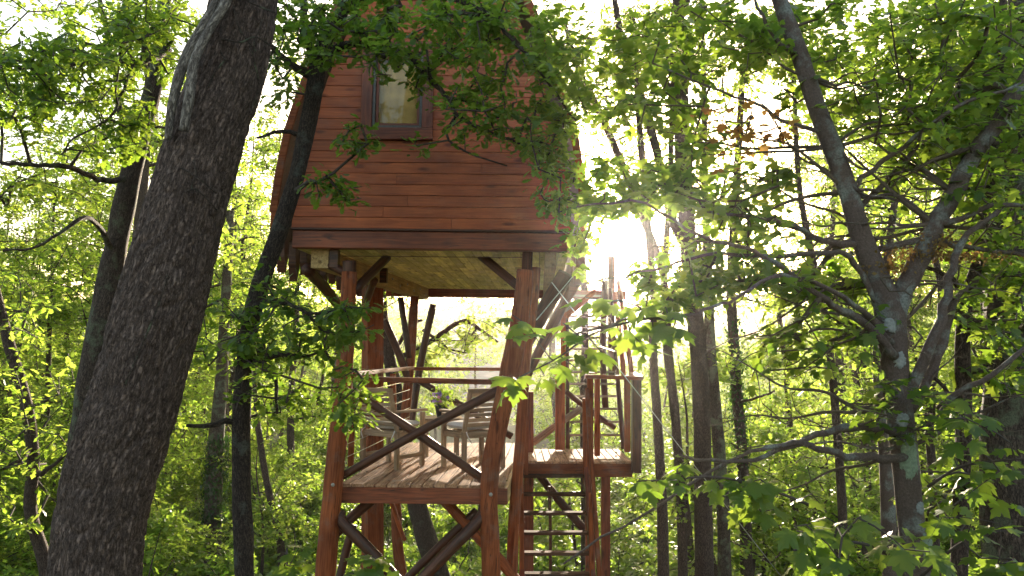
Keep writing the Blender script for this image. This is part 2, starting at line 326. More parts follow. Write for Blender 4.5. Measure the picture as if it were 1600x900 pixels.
#SPLIT-A
# ------------------------------------------------------------------ CABIN
def hut():
    base = W(673, 358, 8.2); YAW, ROLL = R(-2), R(1.0)
    t = empty('treehouse_cabin', base, 'red-brown timber treehouse cabin with curved roof and one window, raised on crooked log posts', 'treehouse', rot=(0, ROLL, YAW))
    def add(name, me, m, par=t, loc=(0, 0, 0), rot=None):
        o = meshobj(name, me, m, par); o.location = loc
        if rot: o.rotation_euler = rot
        return o
    prof = [(1.46, -.02), (1.43, .45), (1.31, 1.03), (1.10, 1.69), (.86, 2.30), (.58, 2.85), (.28, 3.25), (.0, 3.46)]
    zs = [p[1] for p in prof]; hs = [p[0] for p in prof]
    hw = lambda z: float(np.interp(z, zs, hs))
    # front wall: boards one by one, rebated joints between them
    wall = add('front_wall', box_mesh(2.6, .02, .10), M['dark'], loc=(-1.3, .06, .06))
    # dark backing sheet behind the boards, cut to the arch and round the window
    wx0, wx1, wz0, wz1 = -.76, .0, .93, 1.98       # outer edges of the window casing
    pitch = .1165; k = 0; z = .0; rr = random.Random(3)
    while z < 3.4:
        z1 = min(z+pitch, 3.45); hb, ht = hw(z), hw(z1)
        spans = [(-hb, hb, ht-hb, ht-hb)]
        if z1 > wz0+.03 and z < wz1-.03: spans = [(-hb, wx0+.03, ht-hb, 0), (wx1-.03, hb, 0, ht-hb)]
        elif rr.random() < .75:
            j = rr.uniform(-.6, .9); spans = [(-hb, j-.0015, ht-hb, 0), (j+.0015, hb, 0, ht-hb)]
        for x0, x1, s0, s1 in spans:
            if x1-x0 < .05: continue
            h = z1-z-.0035; me = box_mesh(x1-x0,   .028, h, .003, e0=-s0 if s0 else 0, e1=-s1 if s1 else 0)
            add('plank', me, M['wall'], wall, (x0+1.3, -.06+rr.uniform(-.002, .002), z+h/2-.06))
        z = z1
    V = [(-h, .04, q) for q, h in zip(zs, hs)] + [(h, .04, q) for q, h in zip(zs[::-1], hs[::-1])]
    # backing as strips so the window stays open
    bv, bf = [], []
    def quad(x0, x1, za, zb, y=.02):
        i = len(bv); bv.extend([(x0(za) if callable(x0) else x0, y, za), (x1(za) if callable(x1) else x1, y, za), (x1(zb) if callable(x1) else x1, y, zb), (x0(zb) if callable(x0) else x0, y, zb)]); bf.append((i, i+1, i+2, i+3))
    quad(-1.44, 1.44, -.21, -.02)
    cuts = sorted(set(zs+[wz0+.05, wz1-.05]))
    for za, zb in zip(cuts[:-1], cuts[1:]):
        l = lambda q: -hw(q)+.004; r_ = lambda q: hw(q)-.004
        if za >= wz0+.04 and zb <= wz1-.04: quad(l, wx0+.05, za, zb); quad(wx1-.05, r_, za, zb)
        else: quad(l, r_, za, zb)
    me = bpy.data.meshes.new('backing'); me.from_pydata(bv, [], bf); add('wall_sheathing', me, M['dark'])
    # window: casing boards, sash, glass, sheet coloured as the pane's reflection
    win = add('window', box_mesh(wx1-wx0-.0, .05, .125), M['trim'], loc=(wx0, -.045, wz0+.0625))
    add('casing', box_mesh(wx1-wx0, .05, .115), M['trim'], win, (0, 0, wz1-wz0-.12))
    for x in (.058, wx1-wx0-.058):
        o = add('casing', box_mesh(wz1-wz0-.245, .046, .115), M['trim'], win, (x, .001, .065)); o.rotation_euler = (0, R(-90), 0)
    ix0, ix1, iz0, iz1 = .118, wx1-wx0-.118, .065, wz1-wz0-.18
    def sashframe(x0, x1, z0, z1, wd, y, m, nm):
        for zz in (z0+wd/2, z1-wd/2): add(nm, box_mesh(x1-x0, .035, wd, .003), m, win, (x0, y, zz))
        for xx in (x0+wd/2, x1-wd/2):
            o = add(nm, box_mesh(z1-z0-2*wd-.002, .034, wd, .003), m, win, (xx, y, z0+wd+.001)); o.rotation_euler = (0, R(-90), 0)
    sashframe(ix0-.002, ix1+.002, iz0-.002, iz1+.002, .03, .02, M['sash'], 'window_frame')
    sashframe(ix0+.03, ix1-.03, iz0+.03, iz1-.03, .028, .045, M['trim'], 'sash')
    g, gt = mat('window_glass'); gb = N(gt, 'ShaderNodeBsdfGlossy'); gb.inputs['Roughness'].default_value = .02
    tr = N(gt, 'ShaderNodeBsdfTransparent'); fr = N(gt, 'ShaderNodeFresnel'); fr.inputs[0].default_value = 1.3
    mx = N(gt, 'ShaderNodeMixShader'); go = N(gt, 'ShaderNodeOutputMaterial')
    gt.links.new(fr.outputs[0], mx.inputs[0]); gt.links.new(tr.outputs[0], mx.inputs[1]); gt.links.new(gb.outputs[0], mx.inputs[2]); gt.links.new(mx.outputs[0], go.inputs[0])
    add('pane', box_mesh(ix1-ix0-.10, .006, iz1-iz0-.10, .001), g, win, (ix0+.05, .045, (iz0+iz1)/2))
    # added wavy sheet: golden tree reflection painted as tan behind the glass
    bx = np.linspace(0, ix1-ix0-.04, 60); yy = .004*np.sin(bx*60)
    bl = [(x, y, z_) for z_ in (0, iz1-iz0-.02) for x, y in zip(bx, yy)]
    me = bpy.data.meshes.new('reflection_sheet'); me.from_pydata(bl, [], [(i, i+1, 61+i, 60+i) for i in range(59)]); add('reflection_sheet', me, M['pane_reflection'], win, (ix0+.02, .12, iz0+.01))
    # roof: shell following the arch, overhanging the wall towards the viewer
    rp = [(1.60, -.10), (1.585, .30), (1.47, 1.03), (1.25, 1.70), (1.00, 2.34), (.69, 2.93), (.35, 3.38), (.0, 3.62)]
    full = [(-x, z_) for x, z_ in rp] + [(x, z_) for x, z_ in rp[::-1][1:]]
    sm = [(v.x, v.z) for v in catmull([Vector((x, 0, z_)) for x, z_ in full], 44)]
    def shell(y0, y1, thick):
        V, Q = [], []
        nn = len(sm)
        for y in (y0, y1):
            for i, (x, z_) in enumerate(sm):
                a = Vector(sm[max(i-1, 0)]); b = Vector(sm[min(i+1, nn-1)]); tt = (b-a).normalized(); nr = Vector((tt.y, -tt.x))
                V.append((x, y, z_)); V.append((x+nr.x*thick, y, z_+nr.y*thick))
        o2 = 2*nn
        for i in range(nn-1):
            a, b = 2*i, 2*i+2
            Q += [(a, b, b+o2, a+o2), (a+1, a+1+o2, b+1+o2, b+1), (a, a+1, b+1, b), (a+o2, b+o2, b+1+o2, a+1+o2)]
        for e in (0, 2*(nn-1)): Q.append((e, e+o2, e+1+o2, e+1))
        me = bpy.data.meshes.new('shell'); me.from_pydata(V, [], Q); me.update(); return me
    roof = add('roof', shell(-.22, 5.75, .05), M['dark'])  # dark colour paints in the shadow gap under the overhang
    add('barge_board', shell(-.26, -.222, .06), M['red'], roof)
    # rows of roof cladding boards along both flanks (each as long as the cabin)
    nn = len(sm)
    for i in range(2, nn-3, 2):
        a = Vector((sm[i][0], 0, sm[i][1])); b = Vector((sm[i+2][0], 0, sm[i+2][1])) if i+2 < nn else None
        if b is None: break
        mid = (a+b)/2; d = b-a; ang = math.atan2(d.z, d.x)
        me = box_mesh(6.0, d.length*1.06, .018)
        o = add('roof_board', me, M['trim'], roof); o.matrix_basis = Matrix.Translation(mid+Vector((-math.sin(ang)*.014, -.24, math.cos(ang)*.014))) @ Matrix(((0, math.cos(ang), -math.sin(ang)), (1, 0, 0), (0, math.sin(ang), math.cos(ang)))).to_4x4()
    # pointed valance boards hanging along both sides
    for s in (-1, 1):
        for k in range(14):
            y = -.1+k*.40; hgt = .40+.06*math.sin(k*2.1)
            V = [(0, 0, 0), (0, .17, 0), (0, .15, -hgt*.6), (0, .085, -hgt), (0, .02, -hgt*.6)]
            V2 = V+[(-s*.085, b, c) for a, b, c in V]
            me = bpy.data.meshes.new('valance'); me.from_pydata(V2, [], [(0, 1, 2, 3, 4), (9, 8, 7, 6, 5)]+[(i, 5+i, 5+(i+1) % 5, (i+1) % 5) for i in range(5)])
            add('valance_board', me, M['dark'], loc=(s*1.585, y, -.08))
    # front floor beam and underside
    add('front_beam', box_mesh(2.90, .14, .185, .008), M['trim'], loc=(-1.45, .075, -.118))
    add('drip_board', box_mesh(2.94, .05, .022, .003), M['dark'], loc=(-1.47, .0, -.012))
    add('back_beam', box_mesh(4.1, .15, .15, .008), M['trim'], loc=(-1.5, 5.45, -.275))
    sof = add('floor_underside', box_mesh(2.9, 5.4, .02), M['dark'], loc=(-1.45, 2.85, -.18))
    nb = 28; bwid = 2.88/nb; rr = random.Random(11)
    for i in range(nb):
        y = .15
        while y < 5.45:
            ln = min(rr.uniform(1.3, 2.6), 5.45-y)
            if 5.45-(y+ln) < .3: ln = 5.45-y
            o = add('plank', box_mesh(ln-.003, bwid-.005, .018, .003), M['soffit'], sof)
            o.rotation_euler = (0, 0, R(90)); o.location = (.01+bwid*(i+.5), y-2.85, -.021+rr.uniform(-.0015, .0015)); y += ln
    # long bearer with bolts on the left, drawn a little inwards to the back
    a, b = Vector((-1.20, .17, -.305)), Vector((-.86, 5.35, -.305))
    br = beam('bearer', a, b, .19, .20, M['pale'], t)
    for k in range(10):
        o = meshobj('bolt', bolt_me, M['bolt'], br); o.location = (.9+k*.45, -.097, .03*(-1)**k); o.rotation_euler = (R(90), 0, 0)
    
    a, b = Vector((1.25, .17, -.285)), Vector((1.25, 5.35, -.285)); beam('bearer', a, b, .12, .16, M['pale'], t)
    # hanging blocks on the bearer
    for x, y in ((-1.085, .17), (-.93, 2.05)):
        add('hanger_block', box_mesh(.09, .09, .20), M['dark'], loc=(x, y, -.30))
    # side walls and back wall below the roof, so that the cabin is closed
    for s in (-1, 1):
        for i in range(5):
            z0, z1 = i*.115, (i+1)*.115
            o = add('side_plank', box_mesh(5.4, .025, .111, .004), M['wall'], loc=(s*(hw((z0+z1)/2)-.02), .05, (z0+z1)/2)); o.rotation_euler = (0, 0, R(90))
    bv = [(-h, 5.5, q) for q, h in zip(zs, hs)] + [(h, 5.5, q) for q, h in list(zip(zs, hs))[::-1][1:]]
    me = bpy.data.meshes.new('back'); me.from_pydata(bv, [], [tuple(range(len(bv)))]); add('back_wall', me, M['wall'])
    return t
def bolt_mesh():
    V, Q = [], []
    for z, r in ((0, .02), (.012, .02), (.016, .011)):
        for k in range(6): V.append((r*math.cos(k*R(60)), r*math.sin(k*R(60)), z))
    for q in range(2):
        for k in range(6): Q.append((q*6+k, q*6+(k+1) % 6, q*6+6+(k+1) % 6, q*6+6+k))
    Q.append(tuple(range(12, 18)))
    me = bpy.data.meshes.new('bolt'); me.from_pydata(V, [], Q); return me
bolt_me = bolt_mesh()
cabin = hut()
# posts and braces of the frame are placed in world space and then handed to the cabin
cab_inv = (Matrix.Translation(cabin.location) @ cabin.rotation_euler.to_matrix().to_4x4()).inverted()
def cabinpart(o):
    m = o.matrix_basis.copy(); o.parent = cabin; o.matrix_basis = cab_inv @ m; return o
def clog(name, pts, rads, m, **kw): return cabinpart(log_px(name, pts, rads, M[m], None, **kw))
def cbeam(name, p, q, wd, h, m, **kw): return cabinpart(bm_px(name, p, q, wd, h, M[m], None, **kw))
clog('post', [(478, 1500, 8.3), (490, 1100, 8.3), (508, 900, 8.3), (520, 760, 8.3), (533, 640, 8.3), (541, 540, 8.3), (546, 425, 8.3)], [.125, .12, .105, .098, .092, .085, .078], 'red', seg=20, rough=.12)
clog('post', [(760, 1500, 8.3), (768, 1100, 8.3), (768, 900, 8.3), (764, 790, 8.3), (768, 720, 8.3), (784, 640, 8.3), (803, 550, 8.3), (815, 480, 8.3), (821, 422, 8.3)], [.125, .12, .10, .092, .092, .105, .105, .095, .085], 'red', seg=20, rough=.12)
clog('post_saddle', [(823, 425, 8.3), (825, 385, 8.3)], [.055, .055], 'dark')
clog('post_saddle', [(546, 430, 8.3), (546, 408, 8.3)], [.07, .07], 'dark')
# crooked companion behind the right post
clog('post', [(800, 1300, 9.2), (800, 900, 9.0), (812, 700, 8.9), (822, 560, 8.8), (834, 470, 8.8), (838, 418, 8.8)], [.07, .065, .06, .055, .05, .05], 'red', seg=14)
# big squared post
p0, p1 = W(582, 1330, 11.2), W(582, 436, 11.2)
o = beam('square_post', p0, p1, .235, .235, M['red']); o.matrix_basis = o.matrix_basis @ Matrix.Rotation(R(32), 4, 'X'); cabinpart(o)
clog('post', [(690, 1200, 12.6), (628, 900, 12.6), (618, 780, 12.6)], [.09, .085, .08], 'red')
clog('post', [(618, 790, 12.6), (638, 600, 12.6), (648, 462, 12.8)], [.08, .075, .07], 'red')
clog('post', [(628, 760, 13.2), (655, 580, 13.3), (677, 476, 13.4)], [.065, .062, .06], 'dark')
# knee braces under the cabin
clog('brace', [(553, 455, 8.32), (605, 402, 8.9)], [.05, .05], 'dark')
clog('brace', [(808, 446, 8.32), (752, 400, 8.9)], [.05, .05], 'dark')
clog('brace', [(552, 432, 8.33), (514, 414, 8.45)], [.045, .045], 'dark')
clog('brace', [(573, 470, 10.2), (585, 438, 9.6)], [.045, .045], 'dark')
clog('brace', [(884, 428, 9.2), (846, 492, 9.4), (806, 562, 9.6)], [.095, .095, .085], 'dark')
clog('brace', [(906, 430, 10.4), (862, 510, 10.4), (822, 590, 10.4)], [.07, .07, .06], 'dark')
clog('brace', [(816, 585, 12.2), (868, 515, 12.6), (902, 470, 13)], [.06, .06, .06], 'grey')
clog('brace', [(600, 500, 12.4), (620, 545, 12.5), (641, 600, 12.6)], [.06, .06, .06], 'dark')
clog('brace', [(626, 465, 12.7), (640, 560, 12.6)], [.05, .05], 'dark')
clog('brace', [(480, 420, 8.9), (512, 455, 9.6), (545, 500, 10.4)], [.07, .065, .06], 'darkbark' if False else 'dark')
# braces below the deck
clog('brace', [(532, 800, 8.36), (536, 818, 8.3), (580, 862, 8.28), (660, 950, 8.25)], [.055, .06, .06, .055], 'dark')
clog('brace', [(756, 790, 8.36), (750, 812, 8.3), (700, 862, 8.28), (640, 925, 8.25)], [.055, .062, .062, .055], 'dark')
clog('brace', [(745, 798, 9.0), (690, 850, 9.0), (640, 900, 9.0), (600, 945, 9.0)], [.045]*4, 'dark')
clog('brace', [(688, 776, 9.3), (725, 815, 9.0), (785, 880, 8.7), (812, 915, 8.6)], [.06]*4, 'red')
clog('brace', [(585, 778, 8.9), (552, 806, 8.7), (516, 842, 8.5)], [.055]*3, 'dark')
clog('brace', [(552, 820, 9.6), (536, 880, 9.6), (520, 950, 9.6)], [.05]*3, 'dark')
clog('brace', [(602, 756, 12.0), (628, 834, 12.3), (632, 842, 12.3)], [.035]*3, 'red')
for a in ((508+13, 757, 8.22), (767, 772, 8.22), (789, 612, 8.2)):
    o = meshobj('bolt', bolt_me, M['bolt']); o.location = W(*a) - Vector((0, .02, 0)); o.rotation_euler = (R(90), 0, 0); o.scale = (.8, .8, .8)
    o.matrix_basis = Matrix.Translation(o.location) @ Matrix.Rotation(R(90), 4, 'X'); cabinpart(o)
# thin line strung below the floor, and guy cables
cabinpart(wire('string_line', [W(535, 400, 8.6), W(650, 401, 8.5), W(760, 402, 8.5), W(830, 402, 8.25)], .004, M['rope']))

# ------------------------------------------------------------------ DECK
ZD = CAMZ-1.378
def deck():
    o0 = W(531, 752, 8.4); o0.z = ZD; yaw = R(-3); wd, ln = 1.72, 3.75
    t = empty('viewing_deck', o0, 'open wooden deck below the cabin with crossed log rail and two armchairs on it', 'deck', rot=(0, 0, yaw))
    fl = meshobj('deck_floor', box_mesh(wd-.04, ln-.06, .02), M['dark'], t); fl.location = (.02, ln/2, -.055)
    n = 14; bw = wd/n; rr = random.Random(5)
    for i in range(n):
        y = -.01
        while y < ln:
            L_ = min(rr.uniform(1.6, 3.2), ln-y)
            if ln-(y+L_) < .4: L_ = ln-y
            o = meshobj('plank', box_mesh(L_-.004, bw-.014, .03, .005), M['deck'], fl); o.rotation_euler = (0, 0, R(90))
            o.location = (bw*(i+.5)-.02, y-ln/2, .04+rr.uniform(-.002, .002)); y += L_
    zb = -.115
    b = lambda nm, a, c, w_, h_, m, **k: beam(nm, a, c, w_, h_, M[m], t, **k)
    b('rim_beam', (0, .035, zb), (wd+.02, .035, zb), .07, .165, 'trim'); b('rim_beam', (0, ln-.03, zb), (wd, ln-.03, zb), .07, .165, 'trim')
    b('rim_beam', (wd+.0, .075, zb), (wd+.0, ln-.07, zb), .05, .165, 'pale'); b('rim_beam', (.035, .075, zb), (.035, ln-.07, zb), .07, .16, 'trim')
    for k in range(4): b('joist', (.075, .7+k*.75, zb), (wd-.03, .7+k*.75, zb), .07, .14, 'dark')
    # rails
    iv = (Matrix.Translation(o0) @ Matrix.Rotation(yaw, 4, 'Z')).inverted()
    def dp(o):
        m = o.matrix_basis.copy(); o.parent = t; o.matrix_basis = iv @ m; return o
    dp(bm_px('handrail', (549, 592, 8.36), (785, 597, 8.36), .09, .055, M['red'], None))
    dp(bm_px('handrail', (552, 584, 8.45), (641, 575, 12.0), .12, .045, M['red'], None))
    dp(bm_px('handrail', (637, 576, 12.05), (800, 577, 12.05), .08, .05, M['red'], None))
    dp(log_px('cross_log', [(531, 746, 8.36), (655, 675, 8.32), (788, 605, 8.34)], [.042, .046, .05], M['dark'], None))
    dp(log_px('cross_log', [(561, 618, 8.38), (660, 683, 8.40), (760, 752, 8.42)], [.042, .045, .045], M['dark'], None))
    dp(log_px('cross_log', [(650, 592, 12.0), (720, 633, 12.0), (800, 682, 12.0)], [.05]*3, M['dark'], None))
    dp(log_px('cross_log', [(660, 672, 12.0), (735, 632, 12.0), (800, 590, 12.0)], [.045]*3, M['dark'], None))
    dp(bm_px('side_post', (548, 726, 9.6), (552, 588, 9.2), .07, .08, M['red'], None))
    dp(bm_px('side_post', (616, 668, 12.0), (614, 584, 12.0), .08, .09, M['red'], None))
    dp(bm_px('side_board', (566, 722, 10.3), (566, 640, 10.3), .04, .09, M['dark'], None))
    for k in range(7):
        z = .12+k*.135
        a = Vector((.03, .15, z)); c = Vector((.06, ln-.1, z))
        me = tube([a.lerp(c, i/8)+Vector((0, 0, -.012*math.sin(math.pi*i/8))) for i in range(9)], [.0035]*9, 5); meshobj('railing_cable', me, M['metal'], t)
    return t
deck()

# ------------------------------------------------------------------ LANDING, STAIR, LADDER
def landing():
    o0 = Vector((W(813, 717, 10.1).x, 10.1, ZD)); wd, ln = 1.40, 1.25
    t = empty('stair_landing', o0, 'small plank landing on the right of the deck with square posts and a top rail', 'landing')
    fl = meshobj('landing_floor', box_mesh(wd-.03, ln-.05, .02), M['dark'], t); fl.location = (.015, ln/2, -.055)
    n = 14; bw = wd/n; rr = random.Random(8)
    for i in range(n):
        o = meshobj('plank', box_mesh(ln, bw-.009, .03, .004), M['deck'], fl); o.rotation_euler = (0, 0, R(90)); o.location = (bw*(i+.5)-.015, -ln/2-.01, .04+rr.uniform(-.002, .002))
    b = lambda nm, a, c, w_, h_, m, **k: beam(nm, a, c, w_, h_, M[m], t, **k)
    b('rim_beam', (0, .03, -.115), (wd, .03, -.115), .06, .165, 'red'); b('rim_beam', (0, ln-.03, -.115), (wd, ln-.03, -.115), .06, .165, 'trim')
    b('rim_beam', (.03, .065, -.115), (.03, ln-.065, -.115), .06, .16, 'trim'); b('rim_beam', (wd-.03, .065, -.115), (wd-.03, ln-.065, -.115), .06, .16, 'trim')
    def v(px, y0, y1, d, w_, h_, m, nm='post'): return bm_px(nm, (px, y0, d), (px, y1, d), w_, h_, M[m], t)
    v(826, 1350, 612, 11.0, .13, .13, 'trim'); v(875, 702, 583, 11.15, .13, .15, 'red'); v(880, 590, 455, 11.6, .07, .07, 'red')
    v(994, 738, 592, 10.04, .11, .155, 'dark', 'square_post'); v(980, 706, 592, 11.0, .08, .08, 'red')
    v(922, 740, 588, 10.02, .075, .085, 'red', 'newel_post'); v(933, 712, 592, 10.4, .07, .09, 'red', 'newel_post')
    v(922, 1400, 740, 10.2, .12, .10, 'trim'); v(946, 1350, 728, 11.1, .12, .12, 'trim')
    v(955, 590, 400, 13.4, .10, .14, 'dark'); 
    bm_px('top_rail', (914, 588, 10.0), (1004, 591, 10.0), .09, .05, M['red'], t); bm_px('top_rail', (1000, 590, 10.05), (988, 584, 11.1), .09, .05, M['red'], t)
    log_px('brace', [(975, 590, 11.3), (968, 520, 12), (960, 460, 13)], [.035]*3, M['red'], t)
    log_px('brace', [(988, 590, 11.1), (978, 520, 11.8), (966, 440, 13)], [.035]*3, M['red'], t)
    log_px('brace', [(832, 692, 11.2), (870, 664, 11.4), (912, 636, 11.7)], [.05]*3, M['grey'], t)
    log_px('brace', [(884, 612, 11.3), (920, 640, 11.5), (960, 668, 11.7)], [.04]*3, M['dark'], t)
    log_px('brace', [(884, 494, 12.4), (930, 455, 12.8)], [.045]*2, M['red'], t)
    log_px('brace', [(836, 734, 10.9), (880, 790, 10.8), (925, 840, 10.6)], [.055]*3, M['dark'], t)
    log_px('post', [(946, 640, 12.0), (942, 550, 12.2), (945, 440, 12.6)], [.05]*3, M['dark'], t)
    o = meshobj('rail_block', box_mesh(.1, .1, .02), M['red'], t); o.location = W(920, 583, 10.0)-o0
    return t
landing()
def stair():
    top = (816, 913, 10.06); o0 = W(865, 740, 10.0)
    t = empty('staircase', o0, 'steep open-tread wooden stair coming down towards the viewer from the landing', 'staircase')
    x0, x1 = W(816, 740, 10).x, W(914, 740, 10).x
    zt = W(865, 743, 10.0).z; k = 0
    step, run = .196, .15
    while True:
        z = zt-k*step; y = 9.98-k*run
        if z < .12: break
        beam('tread', Vector((x0+.01, y, z))-o0, Vector((x1-.01, y, z))-o0, .12, .034, M['tread'], t); k += 1
    yb, zb = 9.98-(k+.3)*run, zt-(k+.3)*step
    for x in (x0-.01, x1+.01):
        beam('stringer', Vector((x, 10.08, zt+.14))-o0, Vector((x, yb, zb))-o0, .05, .19, M['trim'], t, up=Vector((0, 0, 1)))
    # handrails with their uprights
    def railing(x, xb, h, h2):
        a = Vector((x, 10.0, zt+h+.1)); c = Vector((xb, 10.0-9*run, zt-9*step+h)); d = c-a
        e = a+d*2.2
        beam('handrail', a-o0, e-o0, .045, .10, M['red'], t)
        for k in (0, 5.2, 11, 17):
            y = 10.0-k*run; z = zt-k*step; q = (10.0-y)/(10-c.y)
            xx = x+(xb-x)*q
            beam('baluster', Vector((xx+.03*(1 if x < .4 else -1), y-.02, z-.1))-o0, Vector((xx+.03*(1 if x < .4 else -1), y-.02, z+h))-o0, .05, .08, M['red'], t)
    railing(x0+.02, x0-.10, .95, .9); railing(x1+.03, x1+.02, .95, .9)
    wire('hanging_bar', [W(858, 760, 10.3), W(860, 830, 10.3), W(860, 960, 10.3)], .02, M['dark'], t, n=4, seg=8)
    return t
stair()
def ladder():
    a0, b0 = W(887, 700, 11.35), W(974, 700, 11.35); a1, b1 = W(886, 452, 13.2), W(953, 452, 13.2)
    t = empty('ladder', a0, 'upper ladder with thin round rungs rising from the landing to the cabin', 'ladder')
    log('side_pole', [a0, a0.lerp(a1, .5), a1], [.03]*3, M['dark'], t); log('side_pole', [b0, b0.lerp(b1, .5), b1], [.035]*3, M['dark'], t)
    n = 13
    for k in range(n):
        s = (k+.95)/(n+.6); p, q = a0.lerp(a1, s), b0.lerp(b1, s); log('rung', [p-(q-p)*.03, q+(q-p)*.04], [.017, .016], M['grey'], t, seg=8, rough=0)
    return t
ladder()
def guy(pts, label):
    o = wire('guy_cable', [W(*p) for p in pts], .006, M['metal']); tag(o, label, 'cable')
guy([(862, 441, 8.5), (1040, 670, 9.9), (1220, 900, 11.3)], 'thin steel guy cable running from the cabin corner down past the landing to the right')
guy([(905, 420, 8.8), (838, 500, 8.4)], 'short steel tie cable crossing the brace beside the right front post')

# ------------------------------------------------------------------ FURNITURE ON THE DECK
def chair(loc, face, label, group='armchairs on the deck'):
    yaw = math.atan2(face[1], face[0])-math.pi/2
    t = empty('armchair', loc, label, 'chair', group, rot=(0, 0, yaw))
    b = lambda nm, a, c, w_, h_, par=t, m='teak': beam(nm, a, c, w_, h_, M[m], par)
    hw_, hd = .27, .225
    for s in (-1, 1):
        b('leg', (s*hw_, hd, 0), (s*hw_, hd, .64), .05, .05)
        b('leg', (s*hw_, -hd, 0), (s*hw_, -hd, .44), .05, .05)
        b('back_post', (s*hw_, -hd, .44), (s*(hw_-.0), -hd-.12, .90), .045, .045)
        b('armrest', (s*(hw_+.0), -hd-.05, .665), (s*(hw_+.0), hd+.06, .665), .065, .028)
        b('side_rail', (s*hw_, -hd+.025, .40), (s*hw_, hd-.025, .40), .03, .06); b('stretcher', (s*hw_, -hd+.025, .14), (s*hw_, hd-.025, .14), .025, .045)
    b('seat_rail', (-hw_+.025, hd, .40), (hw_-.025, hd, .40), .03, .06); b('seat_rail', (-hw_+.025, -hd, .40), (hw_-.025, -hd, .40), .03, .06)
    for k in range(6): b('seat_slat', (-hw_+.03, -hd+.04+k*.075, .435), (hw_-.03, -hd+.04+k*.075, .435), .055, .016)
    for k in range(7):
        z = .52+k*.058; y = -hd-.12*(z-.44)/.46; b('back_slat', (-hw_+.022, y, z), (hw_-.022, y, z), .016, .04)
    b('back_rail', (-hw_-.02, -hd-.12, .915), (hw_+.02, -hd-.12, .915), .04, .055)
    # padded cushion with rounded edge and sag
    nx, ny = 17, 15; V = []
    for side in (1, -1):
        for j in range(ny):
            for i in range(nx):
                u, v = i/(nx-1)*2-1, j/(ny-1)*2-1
                e = max(0, 1-abs(u)**6)*max(0, 1-abs(v)**6)
                z = .50+side*.045*e**.45+(.006*math.sin(u*5+v*3) if side > 0 else 0)*e
                V.append((u*.25, v*.225+.01, z))
    Q = []
    for sd in (0, 1):
        for j in range(ny-1):
            for i in range(nx-1):
                a = sd*nx*ny+j*nx+i; q = (a, a+1, a+nx+1, a+nx); Q.append(q if sd == 0 else q[::-1])
    me = bpy.data.meshes.new('cushion'); me.from_pydata(V, [], Q); me.update()
    o = meshobj('cushion', me, M['cushion'], t, smooth=True)
    for s in (-1, 1):
        log('cushion_tie', [Vector((s*.24, -.22, .47))+offset(None), Vector((s*.26, -.27, .42)), Vector((s*.22, -.28, .34))], [.006, .006, .004], M['cushion'], t, seg=6, rough=0)
        t.children[-1].matrix_basis = t.children[-1].matrix_basis if False else t.children[-1].matrix_basis
    return t
def fix_ties(t):      # ties were made relative to the chair's origin
    for c in t.children:
        if c.name.startswith('cushion_tie'): c.matrix_basis = Matrix.Translation(Vector(t.location)) @ c.matrix_basis
ZT = ZD+.001
for loc, face, lab in (((-1.432, 9.68, ZT), (.56, .83), 'teak armchair with grey cushion beside the squared post, nearer the left rail'),
                       ((-.462, 9.58, ZT), (-.59, .81), 'teak armchair with grey cushion close behind the right crooked post')):
    c = chair(loc, face, lab); fix_ties(c)
def side_table():
    p = W(690, 660, 10.75); p.z = ZT
    t = empty('side_table', p, 'small slatted wooden table between the armchairs under the flower pot', 'table', rot=(0, 0, R(8)))
    for sx in (-1, 1):
        for sy in (-1, 1): beam('leg', (sx*.2, sy*.2, 0), (sx*.2, sy*.2, .47), .04, .04, M['teak'], t)
        beam('apron', (sx*.2, -.18, .44), (sx*.2, .18, .44), .02, .05, M['teak'], t); beam('apron', (-.18, sx*.2, .44), (.18, sx*.2, .44), .02, .05, M['teak'], t)
    for k in range(6): beam('top_slat', (-.27, -.22+k*.088, .482), (.27, -.22+k*.088, .482), .078, .022, M['teak'], t)
    return p
pt = side_table()
def flowerpot(p):
    t = empty('flower_pot', (p.x, p.y, p.z+.494), 'dark pot of violet and white pansies standing on the small table', 'flower pot')
    prof = [(0, .0), (.065, 0), (.09, .14), (.10, .145), (.10, .165), (.088, .165), (.08, .13), (0, .13)]
    sg = 20; V = [(r*math.cos(2*math.pi*k/sg), r*math.sin(2*math.pi*k/sg), z) for r, z in prof for k in range(sg)]
    Q = [(i*sg+k, i*sg+(k+1) % sg, (i+1)*sg+(k+1) % sg, (i+1)*sg+k) for i in range(len(prof)-1) for k in range(sg)]
    me = bpy.data.meshes.new('pot'); me.from_pydata(V, [], Q); meshobj('pot', me, M['pot'], t, smooth=True)
    return t
fpot = flowerpot(pt)
